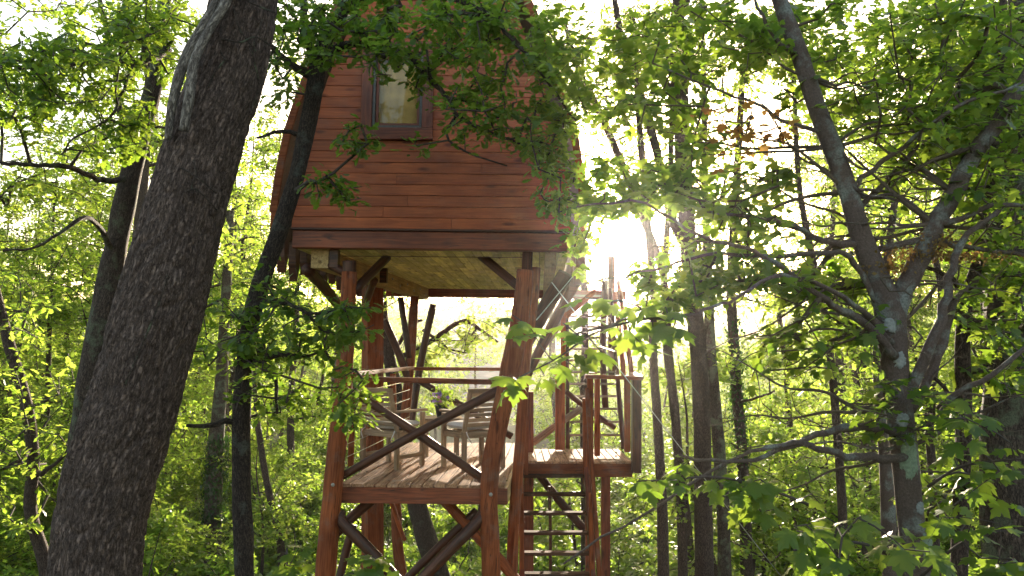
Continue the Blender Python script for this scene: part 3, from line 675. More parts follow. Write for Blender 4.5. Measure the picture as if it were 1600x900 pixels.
#SPLIT-B
# ------------------------------------------------------------------ LEAVES
def strip_tpl(ts, ws, droop=.18, fold=.12):
    n = len(ts); V = []
    for t_, w_ in zip(ts, ws):
        z = -droop*t_*t_; V += [(t_, 0, z), (t_, w_, z+fold*w_), (t_, -w_, z+fold*w_)]
    Q = []
    for i in range(n-1):
        a, b = 3*i, 3*i+3; Q += [(a, b, b+1, a+1), (a, a+2, b+2, b)]
    return np.array(V), np.array(Q)
OAK = strip_tpl([0, .16, .27, .42, .52, .68, .78, .92, 1], [.015, .13, .07, .25, .13, .31, .18, .2, .03])
OAKM = strip_tpl([0, .3, .45, .72, 1], [.02, .24, .13, .3, .04])
FAR = (np.array([(0, 0, 0), (.5, .34, .05), (1, 0, -.12), (.5, -.34, .05)]), np.array([(0, 1, 2, 3)]))
FAR2 = (np.array([(0, 0, 0), (.3, .3, .03), (.5, .1, .0), (.75, .34, .03), (1, 0, -.12), (.75, -.34, .03), (.5, -.1, 0), (.3, -.3, .03)]), np.array([(0, 1, 2, 7), (2, 3, 4, 4), (2, 4, 5, 6), (2, 6, 7, 7)]))
FAR2 = (FAR2[0], np.array([(0, 1, 2, 7), (7, 2, 6, 6), (2, 3, 4, 6), (6, 4, 5, 5)]))
mo = [(-.03, .12), (.04, .36), (.12, .30), (.17, .27), (.27, .42), (.33, .47), (.44, .60), (.49, .44), (.55, .36), (.47, .18), (.60, .24), (.68, .25), (.74, .13), (.86, .08), (1, 0)]
mv = [(.22, 0)]+[(0, 0)]+mo+[(x, -y) for x, y in mo[-2::-1]]
MAPLE_V = np.array([(x, y, -.22*x*x-.22*abs(y)**1.4+.05*math.sin(8*x)*abs(y)) for x, y in mv])
nm_ = len(mv)-1
MAPLE = (MAPLE_V, np.array([(0, 1+i, 1+(i+1) % nm_) for i in range(nm_)]))
MAPM_o = [(0, .14), (.06, .36), (.2, .25), (.42, .56), (.48, .2), (.68, .24), (1, 0)]
mv2 = [(.22, 0), (0, 0)]+MAPM_o+[(x, -y) for x, y in MAPM_o[-2::-1]]
MAPM = (np.array([(x, y, -.2*x*x-.2*abs(y)**1.4) for x, y in mv2]), np.array([(0, 1+i, 1+(i+1) % (len(mv2)-1)) for i in range(len(mv2)-1)]))
def norm(a): return a/np.maximum(np.linalg.norm(a, axis=-1, keepdims=True), 1e-9)
def leaves_mesh(name, P, A, Nn, s, tpl, tint=None):
    TV, TF = tpl; n = len(P)
    X = norm(A); Y = norm(np.cross(Nn, X)); Z = np.cross(X, Y)
    s = s[:, None, None]
    cz = (rng.uniform(-.6, 2.2, n)[:, None]*TV[None, :, 2])[:, :, None]
    V = P[:, None, :] + s*(TV[None, :, 0, None]*X[:, None, :] + TV[None, :, 1, None]*Y[:, None, :] + cz*Z[:, None, :])
    Fc = (TF[None]+(np.arange(n)*len(TV))[:, None, None]).reshape(-1, TF.shape[1])
    if TF.shape[1] == 4 and (TF[:, 2] == TF[:, 3]).any():      # template with triangles inside
        me = bpy.data.meshes.new(name)
        tri = np.concatenate([Fc[:, [0, 1, 2]], Fc[Fc[:, 2] != Fc[:, 3]][:, [0, 2, 3]]]); fid = np.concatenate([np.repeat(np.arange(n), len(TF)), np.repeat(np.arange(n), len(TF))[Fc[:, 2] != Fc[:, 3]]])
        Fc = tri
    else: fid = np.repeat(np.arange(n), len(TF))
    tint = rng.random(n) if tint is None else tint
    return npmesh(name, V.reshape(-1, 3), Fc, {'tint': ('FACE', 'FLOAT', tint[fid])})
def shoot_leaves(C, D, per, size, spread=.10, droop=.25, g=None):
    """whorls of leaves round twig tips C with twig directions D"""
    g = g or rng; n = len(C); N_ = n*per
    base = np.repeat(C, per, 0); Dr = np.repeat(D, per, 0)
    back = g.random(N_)[:, None]*spread*1.6
    base = base - Dr*back + g.normal(0, spread*.22, (N_, 3))
    az = g.random(N_)*2*np.pi; A = np.stack([np.cos(az), np.sin(az), g.normal(-droop, .35, N_)], 1)+Dr*.7
    Nn = np.stack([g.normal(0, .38, N_), g.normal(0, .38, N_), np.ones(N_)], 1)
    A = norm(A); P = base+A*spread*.25
    s = size*g.uniform(.45, 1.2, N_)
    return P, A, Nn, s
class Skel:
    def __init__(s, seed=0):
        s.P = np.zeros((60000, 3)); s.par = -np.ones(60000, int); s.fix = np.zeros(60000); s.n = 0; s.tips = []; s.g = np.random.default_rng(seed)
    def add(s, p, par, r=0):
        s.P[s.n] = p; s.par[s.n] = par; s.fix[s.n] = r; s.n += 1; return s.n-1
    def limb(s, path, rads, usefrom=0):
        prev = -1
        for i, (p, r) in enumerate(zip(path, rads)):
            if i/len(path) < usefrom: continue
            prev = s.add(p, prev, r)
    def grow(s, pts, step=.22, wob=.05, arc=.12):
        if s.n == 0: return
        pts = np.array(pts); d0 = np.array([np.min(np.sum((s.P[:s.n]-p)**2, 1)) for p in pts])
        for p in pts[np.argsort(d0)]:
            q = s.P[:s.n]; d = np.sqrt(np.sum((q-p)**2, 1)); i = int(np.argmin(d+.25*np.maximum(0, q[:, 2]-p[2])))
            L_ = d[i]; k = max(1, int(L_/step)); a = q[i].copy(); prev = i
            lift = arc*L_*s.g.uniform(-.3, 1); side = norm(np.cross(p-a, [0, 0, 1.])+1e-6)*L_*s.g.normal(0, .12)
            for j in range(1, k+1):
                f = j/k; x = a+(p-a)*f+np.array([0, 0, lift*math.sin(math.pi*f)])+side*math.sin(math.pi*f)
                if j < k: x = x+s.g.normal(0, wob*step*1.6, 3)
                prev = s.add(x, prev)
            s.tips.append(prev)
    def finish(s, r0=.0032, expo=.5):
        n = s.n; cnt = np.zeros(n)
        cnt[s.tips] += 1
        for i in range(n-1, -1, -1):
            if s.par[i] >= 0: cnt[s.par[i]] += cnt[i]
        r = r0*np.maximum(cnt, 1)**expo; r = np.where(s.fix[:n] > 0, s.fix[:n], r)
        for i in range(n):
            p = s.par[i]
            if p >= 0 and s.fix[i] == 0: r[i] = min(r[i], r[p]*.9)
        return r
    def twigs(s, name, r, sides=4):
        ids = np.array([i for i in range(s.n) if s.par[i] >= 0 and s.fix[i] == 0])
        if len(ids) == 0: return None
        a = s.P[s.par[ids]]; b = s.P[ids]; ra = np.minimum(r[s.par[ids]], r[ids]*1.35); rb = r[ids]
        d = norm(b-a); u = norm(np.cross(d, np.array([.31, .2, .93]))); v = np.cross(d, u); b = b+d*rb[:, None]*.6
        V = []
        for base, rad in ((a, ra), (b, rb)):
            for k in range(sides):
                an = 2*math.pi*k/sides; V.append(base+(u*math.cos(an)+v*math.sin(an))*rad[:, None])
        V = np.stack(V, 1)
        T = np.array([(k, (k+1) % sides, sides+(k+1) % sides, sides+k) for k in range(sides)])
        Fc = (T[None]+(np.arange(len(ids))*2*sides)[:, None, None]).reshape(-1, 4)
        V = V.reshape(-1, 3); bk = V.copy()
        return npmesh(name, V, Fc, {'bk': ('POINT', 'FLOAT_VECTOR', bk)})
    def tipdirs(s):
        i = np.array(s.tips); return s.P[i], norm(s.P[i]-s.P[s.par[i]])
def in_px(regions, g):
    """cluster points inside pixel ellipses (cx, cy, rx, ry, dmin, dmax, n)"""
    out_ = []
    for cx, cy, rx, ry, d0, d1, n in regions:
        for _ in range(n):
            while True:
                a, b = g.uniform(-1, 1), g.uniform(-1, 1)
                if a*a+b*b <= 1: break
            out_.append(W(cx+a*rx, cy+b*ry, g.uniform(d0, d1)))
    return out_
def ridged(amp, fr=15.0):
    def f(x, y, l):
        w1 = noise.noise(Vector((x*6, y*6, l*2.2)))*.12
        a = noise.noise(Vector(((x+w1)*fr, (y-w1)*fr, l*fr*.22))); b = noise.noise(Vector((x*fr*2.6+9, y*fr*2.6, l*fr*.9+w1*6))); c = noise.noise(Vector((x*fr*5+4, y*fr*5, l*fr*2.6)))
        return amp*((1-min(1, abs(a)*3.4))*-.9+(1-min(1, abs(b)*3))*-.4+c*.25+.35)+.06*noise.noise(Vector((x*3, y*3, l*1.2)))
    return f
TREES = []
def tree(name, label, trunk, limbs=(), regions=(), per=9, size=.10, tpl=OAK, leaf='oakleaf', bk='darkbark', tw='twig', seg=14, ridge=0, step=.22, seed=1, group=None, r0=.0042, droop=.25, spread=.12, cat='tree', dens=1.0, extra=(), arc=.12, wob=.05, rough=.10, expo=.5):
    """trunk/limbs: lists of (px, py, depth, width_px); regions: where the crown's shoots end"""
    g = np.random.default_rng(seed); random.seed(seed)
    def P(l): return [W(a, b, d) for a, b, d, w_ in l], [w_*.5*d/F for a, b, d, w_ in l]
    pts, rads = P(trunk); base = pts[0].copy(); base.z = min(base.z, 0) if base.z < 1 else base.z
    if pts[0].z > .1:                                   # carry the trunk on down to the ground
        d = (pts[0]-pts[1]).normalized(); foot = Vector((pts[0].x+d.x*.3, pts[0].y+d.y*.3, -.15)); pts = [foot]+pts; rads = [rads[0]*1.25]+rads
    base = Vector((pts[0].x, pts[0].y, 0)); t = empty(name, base, label, cat, group)
    sk = Skel(seed)
    n = max(10, int(sum((pts[i+1]-pts[i]).length for i in range(len(pts)-1))/(.10 if not ridge else .018)))
    path = catmull(pts, n); rr = interp(rads, n); path = [p-base for p in path]
    if ridge:
        # only the part in view carries the full bark relief
        me = tube(path, rr, 190, 0, ridge=ridged(ridge), seed=seed*.0)
    else: me = tube(path, rr, seg, rough, freq=2.5, seed=seed)
    o = meshobj('trunk', me, M[bk], t, smooth=True)
    sk.limb([p for p in path[::(1 if not ridge else 10)]], [r for r in rr[::(1 if not ridge else 10)]], .45)
    for li in limbs:
        pts, rads = P(li); n = max(6, int(sum((pts[i+1]-pts[i]).length for i in range(len(pts)-1))/.08))
        path = [p-base+Vector(g.normal(0, .006, 3)) for p in catmull(pts, n)]; rr = interp(rads, n)
        meshobj('branch', tube(path, rr, max(8, seg-4), rough, freq=4, seed=seed+3), M[bk], t, smooth=True)
        sk.limb(path, rr, .12)
    if regions:
        C = [p-base for p in in_px([q[:6]+(int(q[6]*dens),) for q in regions], g)]
        sk.grow(C, step=step, arc=arc, wob=wob); r = sk.finish(r0, expo); me = sk.twigs('twigs', r)
        o = meshobj('twigs', me, M[tw], t, smooth=True); o['kind'] = 'stuff'
        C, D = sk.tipdirs(); me = leaves_mesh('foliage', *shoot_leaves(C, D, per, size, spread, droop, g), tpl)
        o = meshobj('foliage', me, M[leaf], t); o['kind'] = 'stuff'
    TREES.append(t); return t, sk, base
#SPLIT-C
# --- big leaning oak in the foreground
oak, _, ob = tree('oak_tree', 'massive leaning oak trunk with furrowed dark bark in the left foreground', 
    [(140, 1250, 5.0, 160), (146, 1000, 5.0, 132), (148, 900, 5.0, 129), (161, 800, 5.0, 132), (187, 700, 5.0, 133), (218, 600, 5.0, 130), (245, 500, 5.0, 130), (272, 400, 5.0, 125), (299, 300, 5.0, 117), (328, 200, 5.0, 112), (362, 100, 5.0, 108), (383, 0, 5.0, 104), (400, -150, 5.0, 100), (430, -400, 5.0, 90)],
    bk='oakbark', ridge=.07, seed=2)
def oakbit(nm, l, m='greybark', seg=12, rough=.15):
    pts = [W(a, b, d) for a, b, d, w_ in l]; n = max(10, int(sum((pts[i+1]-pts[i]).length for i in range(len(pts)-1))/.03))
    path = [p-ob for p in catmull(pts, n)]; return meshobj(nm, tube(path, interp([w_*.5*d/F for a, b, d, w_ in l], n), seg, rough, freq=8, seed=4), M[m], oak, smooth=True)
oakbit('dead_limb', [(262, 218, 4.74, 11), (270, 160, 4.72, 15), (288, 95, 4.70, 17), (318, 40, 4.72, 16), (345, -10, 4.75, 14), (365, -60, 4.8, 12)], 'deadwood')
oakbit('dead_limb', [(287, 205, 4.66, 15), (296, 150, 4.64, 17), (304, 95, 4.64, 15), (328, 45, 4.66, 14), (352, 5, 4.68, 16), (375, -50, 4.72, 14)], 'deadwood')
OY = [0, 100, 200, 300, 400, 500, 600, 700]; OX = [383, 362, 328, 299, 272, 245, 218, 187]; OW = [104, 108, 112, 117, 125, 130, 130, 133]
def onbark(x, y):
    c, h = np.interp(y, OY, OX), np.interp(y, OY, OW)/2; f = min(.97, abs((x-c)/h)); return 5.0-(h*5/F)*math.sqrt(1-f*f)*1.07-.012
gi = random.Random(9)
for k, (l) in enumerate([[(320, 75), (345, 62), (375, 66), (400, 58), (428, 75)], [(365, 10), (372, 40), (385, 62), (400, 80)], [(345, 0), (375, -2), (400, 8), (430, 20)], [(300, 150), (322, 140), (335, 115), (350, 95)], [(282, 262), (300, 272), (318, 285), (338, 302)], [(302, 250), (306, 272), (300, 290), (302, 300)], [(352, 95), (338, 60), (345, 20), (372, -10)], [(410, 30), (395, 80), (404, 130), (392, 180)], [(262, 430), (250, 470), (230, 520), (196, 600)], [(340, 330), (322, 310), (306, 296), (290, 300)], [(222, 350), (226, 400), (214, 440), (203, 480)], [(318, 60), (308, 95), (314, 120), (300, 150)]]):
    oakbit('ivy_stem', [(x, y, onbark(x, y), 2.8) for x, y in l], 'greybark', 6)

# --- dark slender oak standing before the cabin's left corner
tree('oak_tree', 'slender dark oak curving up in front of the left corner of the cabin',
    [(386, 1100, 6.6, 31), (382, 900, 6.6, 29), (376, 700, 6.6, 28), (381, 580, 6.6, 26), (392, 500, 6.6, 27), (410, 435, 6.6, 29), (440, 350, 6.6, 27), (462, 280, 6.6, 25), (480, 200, 6.6, 25), (493, 130, 6.6, 27), (500, 85, 6.6, 24), (520, 45, 6.6, 18), (545, 0, 6.6, 15), (580, -120, 6.6, 12)],
    [[(500, 92, 6.6, 18), (525, 74, 6.5, 13), (560, 68, 6.4, 11), (605, 78, 6.3, 11), (640, 86, 6.2, 10), (662, 110, 6.2, 9), (695, 150, 6.1, 8), (720, 185, 6.0, 6), (775, 210, 6.0, 5), (830, 228, 5.9, 4)],
     [(700, 155, 6.1, 6), (712, 180, 6.1, 5), (696, 212, 6.1, 4), (730, 238, 6.0, 3), (790, 260, 6.0, 2)],
     [(490, 118, 6.6, 16), (460, 105, 6.5, 11), (432, 82, 6.5, 9), (405, 60, 6.4, 8), (340, 20, 6.4, 6)],
     [(493, 100, 6.6, 16), (482, 60, 6.7, 14), (475, 20, 6.8, 12), (468, -60, 6.9, 10)],
     [(470, 212, 6.6, 8), (440, 205, 6.5, 6), (400, 215, 6.4, 4)],
     [(392, 545, 6.6, 14), (410, 556, 6.5, 11), (438, 553, 6.4, 9), (465, 556, 6.3, 6)],
     [(400, 562, 6.5, 9), (425, 578, 6.4, 8), (432, 600, 6.4, 6), (433, 645, 6.3, 4)],
     [(545, 0, 6.6, 12), (640, -10, 6.2, 10), (740, 10, 6.0, 8), (800, 60, 5.8, 6), (850, 120, 5.8, 4), (900, 190, 5.8, 3)],
     [(378, 660, 6.6, 11), (350, 658, 6.5, 9), (320, 668, 6.4, 7), (290, 664, 6.3, 5)],
     [(392, 480, 6.6, 9), (430, 470, 6.3, 7), (490, 490, 6.0, 5), (545, 480, 5.9, 3)]],
    [(560, 40, 75, 55, 5.9, 6.9, 46), (690, 45, 110, 55, 5.6, 6.9, 80), (800, 70, 80, 75, 5.6, 6.6, 55), (770, 170, 90, 50, 5.6, 6.4, 42), (855, 210, 50, 60, 5.6, 6.4, 34), (640, 110, 60, 40, 5.8, 6.5, 18),
     (545, 215, 38, 26, 5.9, 6.3, 9), (535, 305, 40, 24, 5.9, 6.4, 9), (505, 270, 25, 20, 6, 6.4, 4), (470, 40, 60, 50, 6.2, 7.4, 30), (420, 120, 40, 60, 6.2, 7.2, 14), (880, 290, 40, 50, 5.8, 6.6, 18), (500, 60, 40, 60, 5.9, 7, 18), (900, 140, 36, 80, 5.6, 6.6, 26), (905, 340, 24, 40, 5.8, 6.4, 7),
     (455, 510, 100, 50, 5.8, 6.9, 44), (540, 500, 50, 40, 5.7, 6.4, 20), (400, 590, 80, 60, 6.0, 7.0, 22), (560, 640, 34, 30, 5.9, 6.3, 12), (545, 590, 30, 25, 5.9, 6.4, 7), (340, 520, 60, 60, 6.2, 7.2, 20), (460, 620, 50, 40, 6, 7, 10), (650, 215, 14, 14, 5.9, 6.1, 2), (425, 440, 60, 30, 6.2, 7, 10)],
    per=15, size=.085, seed=5, seg=20, ridge=0, bk='darkbark', rough=.18, dens=1.15)

# --- tree standing behind the big oak
tree('oak_tree', 'mossy grey oak trunk rising just behind the big leaning trunk',
    [(118, 1000, 8.6, 40), (122, 760, 8.6, 36), (132, 640, 8.6, 34), (150, 540, 8.6, 34), (172, 430, 8.6, 34), (192, 330, 8.6, 33), (212, 240, 8.6, 30), (236, 150, 8.6, 28), (250, 80, 8.6, 24), (262, -60, 8.6, 20)],
    [[(245, 105, 8.6, 16), (262, 78, 7.8, 12), (240, 92, 7.2, 10), (190, 100, 6.8, 8), (120, 100, 6.6, 6), (60, 108, 6.4, 4), (10, 100, 6.4, 3)],
     [(207, 100, 6.9, 6), (190, 145, 6.7, 5), (170, 185, 6.6, 4), (120, 215, 6.5, 3), (98, 240, 6.5, 2.5)],
     [(178, 395, 8.6, 10), (150, 350, 8.0, 8), (120, 345, 7.6, 6), (60, 385, 7.4, 4), (5, 392, 7.2, 3)],
     [(204, 278, 8.6, 10), (160, 282, 8.2, 9), (110, 262, 7.6, 8), (60, 258, 7.3, 7), (0, 255, 7.2, 6)],
     [(215, 230, 8.6, 10), (190, 180, 8.4, 9), (170, 60, 8.2, 8), (150, -20, 8, 7)]],
    [(90, 110, 110, 60, 6.0, 7.4, 55), (230, 60, 90, 60, 6.4, 8.2, 46), (30, 170, 60, 50, 6.2, 7.6, 16), (180, 190, 60, 60, 6.4, 7.6, 22), (190, 20, 110, 40, 6.6, 8, 26), (60, 80, 60, 25, 6.3, 7.4, 12), (215, 205, 30, 35, 6.6, 7.4, 10)],
    per=15, size=.085, seed=6, bk='greybark', seg=18, rough=.15, dens=2.1)

tree('young_tree', 'thin bent dark tree near the left edge of the photograph',
    [(78, 1000, 11, 22), (72, 890, 11, 21), (48, 800, 11, 18), (52, 720, 11, 18), (44, 650, 11, 18), (30, 590, 11, 18), (12, 530, 11, 16), (0, 480, 11, 14), (-20, 400, 11, 12)],
    [[(50, 700, 11, 9), (30, 720, 10.6, 7), (0, 735, 10.4, 5)], [(52, 745, 11, 9), (80, 730, 10.7, 6), (110, 700, 10.5, 4)]],
    [(40, 690, 70, 40, 10, 12, 30), (20, 780, 60, 50, 10, 12, 24), (60, 600, 80, 70, 10, 12.5, 30), (30, 480, 60, 60, 10, 12.5, 30)], per=13, size=.11, tpl=OAKM, leaf='farleaf', bk='midbark', seed=8)

# --- right-hand group
maple, msk, mb = tree('maple_tree', 'forked maple with white and green lichen patches and mossy limbs on the right',
    [(1445, 1100, 5.0, 52), (1432, 900, 5.0, 42), (1420, 780, 5.0, 40), (1412, 700, 5.0, 39), (1403, 620, 5.0, 38), (1396, 550, 5.0, 39), (1390, 490, 5.0, 44), (1372, 440, 5.0, 38), (1345, 370, 5.0, 33), (1325, 300, 5.0, 31), (1300, 230, 5.0, 30), (1270, 150, 5.0, 28), (1247, 80, 5.0, 27), (1215, -10, 5.0, 24), (1180, -140, 5, 20)],
    [[(1396, 500, 5.0, 34), (1412, 455, 5.0, 30), (1440, 400, 5.0, 30), (1462, 350, 5.0, 28), (1490, 300, 5.0, 28), (1520, 245, 5.0, 26), (1560, 190, 5.0, 24), (1605, 120, 5.0, 22), (1680, 20, 5, 18)],
     [(1405, 640, 5.0, 20), (1430, 590, 4.95, 18), (1458, 530, 4.9, 16), (1478, 470, 4.9, 14), (1484, 430, 4.9, 13), (1500, 380, 4.9, 10), (1560, 330, 4.8, 7)],
     [(1424, 640, 5.0, 16), (1445, 600, 5.1, 15), (1470, 545, 5.15, 14), (1490, 470, 5.2, 12)],
     [(1400, 560, 4.9, 15), (1360, 515, 4.8, 13), (1310, 480, 4.7, 11), (1270, 455, 4.6, 9), (1200, 405, 4.5, 7), (1150, 385, 4.5, 6), (1080, 360, 4.4, 5), (1000, 315, 4.4, 4), (900, 325, 4.4, 3)],
     [(1408, 675, 4.95, 13), (1350, 668, 4.8, 12), (1290, 675, 4.7, 10), (1230, 700, 4.6, 8), (1160, 722, 4.5, 6), (1060, 712, 4.4, 4)],
     [(1412, 715, 4.95, 14), (1360, 715, 4.8, 13), (1300, 708, 4.7, 11), (1250, 692, 4.6, 9), (1200, 700, 4.5, 7), (1150, 715, 4.5, 5), (1010, 800, 4.2, 4), (880, 880, 4.0, 3)],
     [(1350, 380, 5.0, 12), (1290, 378, 4.9, 10), (1240, 350, 4.8, 8), (1180, 340, 4.7, 6), (1100, 330, 4.7, 4)],
     [(1375, 480, 5.0, 10), (1330, 405, 4.9, 9), (1300, 395, 4.8, 8), (1220, 400, 4.6, 7), (1100, 400, 4.6, 5), (1010, 425, 4.5, 3.5), (900, 445, 4.5, 2.5)],
     [(1325, 300, 5.0, 10), (1370, 260, 4.9, 8), (1430, 215, 4.8, 7), (1500, 165, 4.7, 6), (1600, 130, 4.6, 4)],
     [(1335, 330, 5.0, 10), (1400, 270, 5.2, 8), (1450, 200, 5.3, 7), (1520, 150, 5.4, 5)],
     [(1290, 210, 5.0, 9), (1230, 190, 5.0, 6), (1180, 160, 5.0, 5), (1120, 140, 5, 4), (1020, 100, 5, 3)],
     [(1250, 90, 5.0, 9), (1210, 60, 4.9, 7), (1190, 20, 4.9, 5), (1170, -30, 4.9, 4)],
     [(1370, 390, 5.0, 11), (1440, 375, 5, 9), (1500, 385, 5, 8), (1580, 395, 5, 6), (1640, 400, 5, 5)],
     [(1462, 350, 5.0, 12), (1500, 340, 4.9, 9), (1550, 320, 4.8, 8), (1600, 318, 4.8, 7)],
     [(1465, 640, 5.0, 10), (1500, 610, 4.9, 9), (1545, 590, 4.8, 8), (1600, 540, 4.7, 7)],
     [(1395, 540, 4.95, 11), (1330, 470, 4.7, 8), (1230, 430, 4.4, 6), (1140, 470, 4.1, 5), (1070, 495, 3.9, 4.5), (980, 500, 3.8, 4), (880, 530, 3.75, 3)]],
    [(1120, 60, 130, 60, 5, 7.0, 60), (1300, 60, 130, 60, 5, 7.2, 75), (1490, 60, 120, 80, 4.6, 7, 85), (1420, 170, 110, 60, 4.6, 6.6, 50), (1540, 200, 80, 70, 4.5, 6.5, 45), (1090, 215, 30, 20, 4.6, 5.6, 4),
     (1450, 270, 90, 50, 5, 6.5, 24), (1560, 340, 60, 60, 4.8, 6.2, 22), (1180, 330, 80, 25, 4.5, 5.6, 12), (1120, 430, 140, 30, 4.4, 6.0, 24), (1260, 440, 80, 40, 4.4, 6, 18), (1060, 290, 90, 40, 4.6, 5.8, 24), (950, 290, 50, 40, 4.6, 5.8, 18), (1110, 400, 70, 50, 4.6, 6, 16), (1050, 465, 60, 22, 4.4, 5.6, 10), (1180, 270, 60, 30, 4.6, 5.6, 6),
     (1300, 520, 80, 40, 4.5, 6, 14), (1210, 560, 60, 40, 4.5, 6, 7), (1540, 470, 60, 60, 5, 6.4, 18), (1280, 150, 60, 60, 5, 6, 12), (960, 120, 70, 80, 5.2, 6.6, 30), (880, 60, 60, 60, 5.2, 6.6, 20), (1030, 170, 70, 40, 4.8, 6, 14), (905, 390, 25, 40, 5, 6, 5), (1400, 650, 100, 60, 4.4, 5.8, 10)],
    per=11, size=.085, tpl=MAPM, leaf='mapleleaf', bk='lichbark', tw='mosstwig', seed=12, seg=22, rough=.12, spread=.15, dens=1.75)
# lichen plates and moss on the maple
def plate(px, py, d, rx, ry, col_mat, nm='lichen_patch', seed=0, z=0):
    g = random.Random(seed); c = W(px, py, d); V = [(0, 0, 0)]; n = 56; rad = 39.4*.5*d/F
    Vs = []; rings = 6
    for i in range(rings+1):
        for k in range(n):
            a = 2*math.pi*k/n; f = (i/rings)*(1+.35*noise.noise(Vector((math.cos(a)*1.6+seed, math.sin(a)*1.6, seed)))+(.35*noise.noise(Vector((math.cos(a)*9+seed, math.sin(a)*9, seed)))+.14*g.uniform(-1, 1))*(i/rings)**2)
            x = f*rx*math.cos(a); zz = f*ry*math.sin(a); th = x/rad; xx = rad*math.sin(max(-1.4, min(1.4, th))); yy = -rad*math.cos(max(-1.4, min(1.4, th)))
            bump = (.006 if i < rings else -.004)+.004*noise.noise(Vector((x*60, zz*60, seed)))
            Vs.append((xx, yy-bump, zz))
    Q = [(i*n+k, i*n+(k+1) % n, (i+1)*n+(k+1) % n, (i+1)*n+k) for i in range(rings) for k in range(n)]
    me = bpy.data.meshes.new('plate'); me.from_pydata(Vs, [], Q); o = meshobj(nm, me, col_mat, maple, smooth=True); o.location = c-mb; return o
M['lichg'] = plain('grey_green_lichen', (.17, .215, .15), .95, bump=.8, scale=70)
M['lichw'] = plain('white_lichen', (.21, .215, .205), .95, bump=.6, scale=60)
plate(1413, 712, 5.0, .06, .14, M['lichg'], seed=1); plate(1397, 562, 5.0, .045, .05, M['lichw'], seed=2); plate(1384, 508, 5.0, .05, .045, M['lichw'], seed=3)
plate(1428, 790, 5.0, .03, .035, M['lichw'], seed=4); plate(1402, 655, 5.0, .05, .04, M['lichw'], seed=5); plate(1436, 850, 5.0, .06, .07, M['lichg'], seed=6)
# ochre moss tufts on the crossing limbs
g = np.random.default_rng(31); Pm = []
for cx, cy, rx, ry, n in ((1440, 396, 55, 9, 380), (1390, 418, 40, 9, 260), (1520, 400, 70, 7, 260), (1470, 375, 30, 12, 160)):
    for _ in range(n): Pm.append(W(cx+g.normal(0, rx*.5), cy+g.normal(0, ry*.6), 4.98+g.normal(0, .05))-mb)
Pm = np.array(Pm); n = len(Pm); A = g.normal(0, 1, (n, 3)); A[:, 2] -= .5
o = meshobj('moss', leaves_mesh('moss', Pm, A, g.normal(0, 1, (n, 3)), g.uniform(.015, .035, n), FAR), M['moss'], maple); o['kind'] = 'stuff'
# leaves before the bright sky, painted russet to carry the lens flare's tint
sk = Skel(44); 
l = [W(1240, 225, 5.0)-mb, W(1200, 205, 4.9)-mb, W(1150, 200, 4.8)-mb, W(1110, 190, 4.8)-mb]; sk.limb(l, [.008]*4)
sk.grow([p-mb for p in in_px([(1170, 200, 60, 36, 4.7, 5.1, 13), (1215, 190, 25, 20, 4.8, 5, 3)], g)], step=.12); r = sk.finish(); o = meshobj('twigs', sk.twigs('t', r), M['twig'], maple); o['kind'] = 'stuff'
C, D = sk.tipdirs(); o = meshobj('flare_tinted_foliage', leaves_mesh('f', *shoot_leaves(C, D, 6, .085, .2, .25, g), MAPM), M['flareleaf'], maple); o['kind'] = 'stuff'

g = np.random.default_rng(77); sk = Skel(78); starts = [(1300, 230), (1325, 300), (1345, 370), (1372, 440), (1392, 520), (1404, 630), (1460, 350), (1490, 300), (1540, 220), (1415, 700), (1260, 120)]
for k in range(52):
    x, y = starts[k % len(starts)]; sgn = -1 if g.random() < .75 else 1; L_ = g.uniform(110, 330); a = g.uniform(-.75, .35); d0 = 5.0; cur = g.uniform(-.5, .6)
    pl = []
    for i in range(6):
        f = i/5; pl.append((x+sgn*L_*f*math.cos(a)+g.normal(0, 5)*(i > 0), y+L_*f*math.sin(a)+L_*cur*f*f*.6+g.normal(0, 6)*(i > 0), d0+g.uniform(-.3, .5)*f+(0 if i == 0 else g.uniform(-.05, .05))))
    pp = [W(*q)-mb for q in pl]; n = 26; w0 = g.uniform(.009, .017); rr_ = interp([w0, w0*.8, w0*.6, w0*.45, w0*.3, w0*.2], n); pt_ = catmull(pp, n)
    meshobj('branch', tube(pt_, rr_, 7, .2, freq=7, seed=k), M['mosstwig'] if k % 3 else M['lichbark'], maple, smooth=True); sk.limb(pt_, rr_)
sk.grow([Vector(sk.P[int(g.integers(sk.n))])+Vector(g.normal(0, .22, 3)) for _ in range(520)], step=.07, wob=.09); r = sk.finish(.0022)
o = meshobj('bare_twigs', sk.twigs('t', r), M['mosstwig'], maple, smooth=True); o['kind'] = 'stuff'
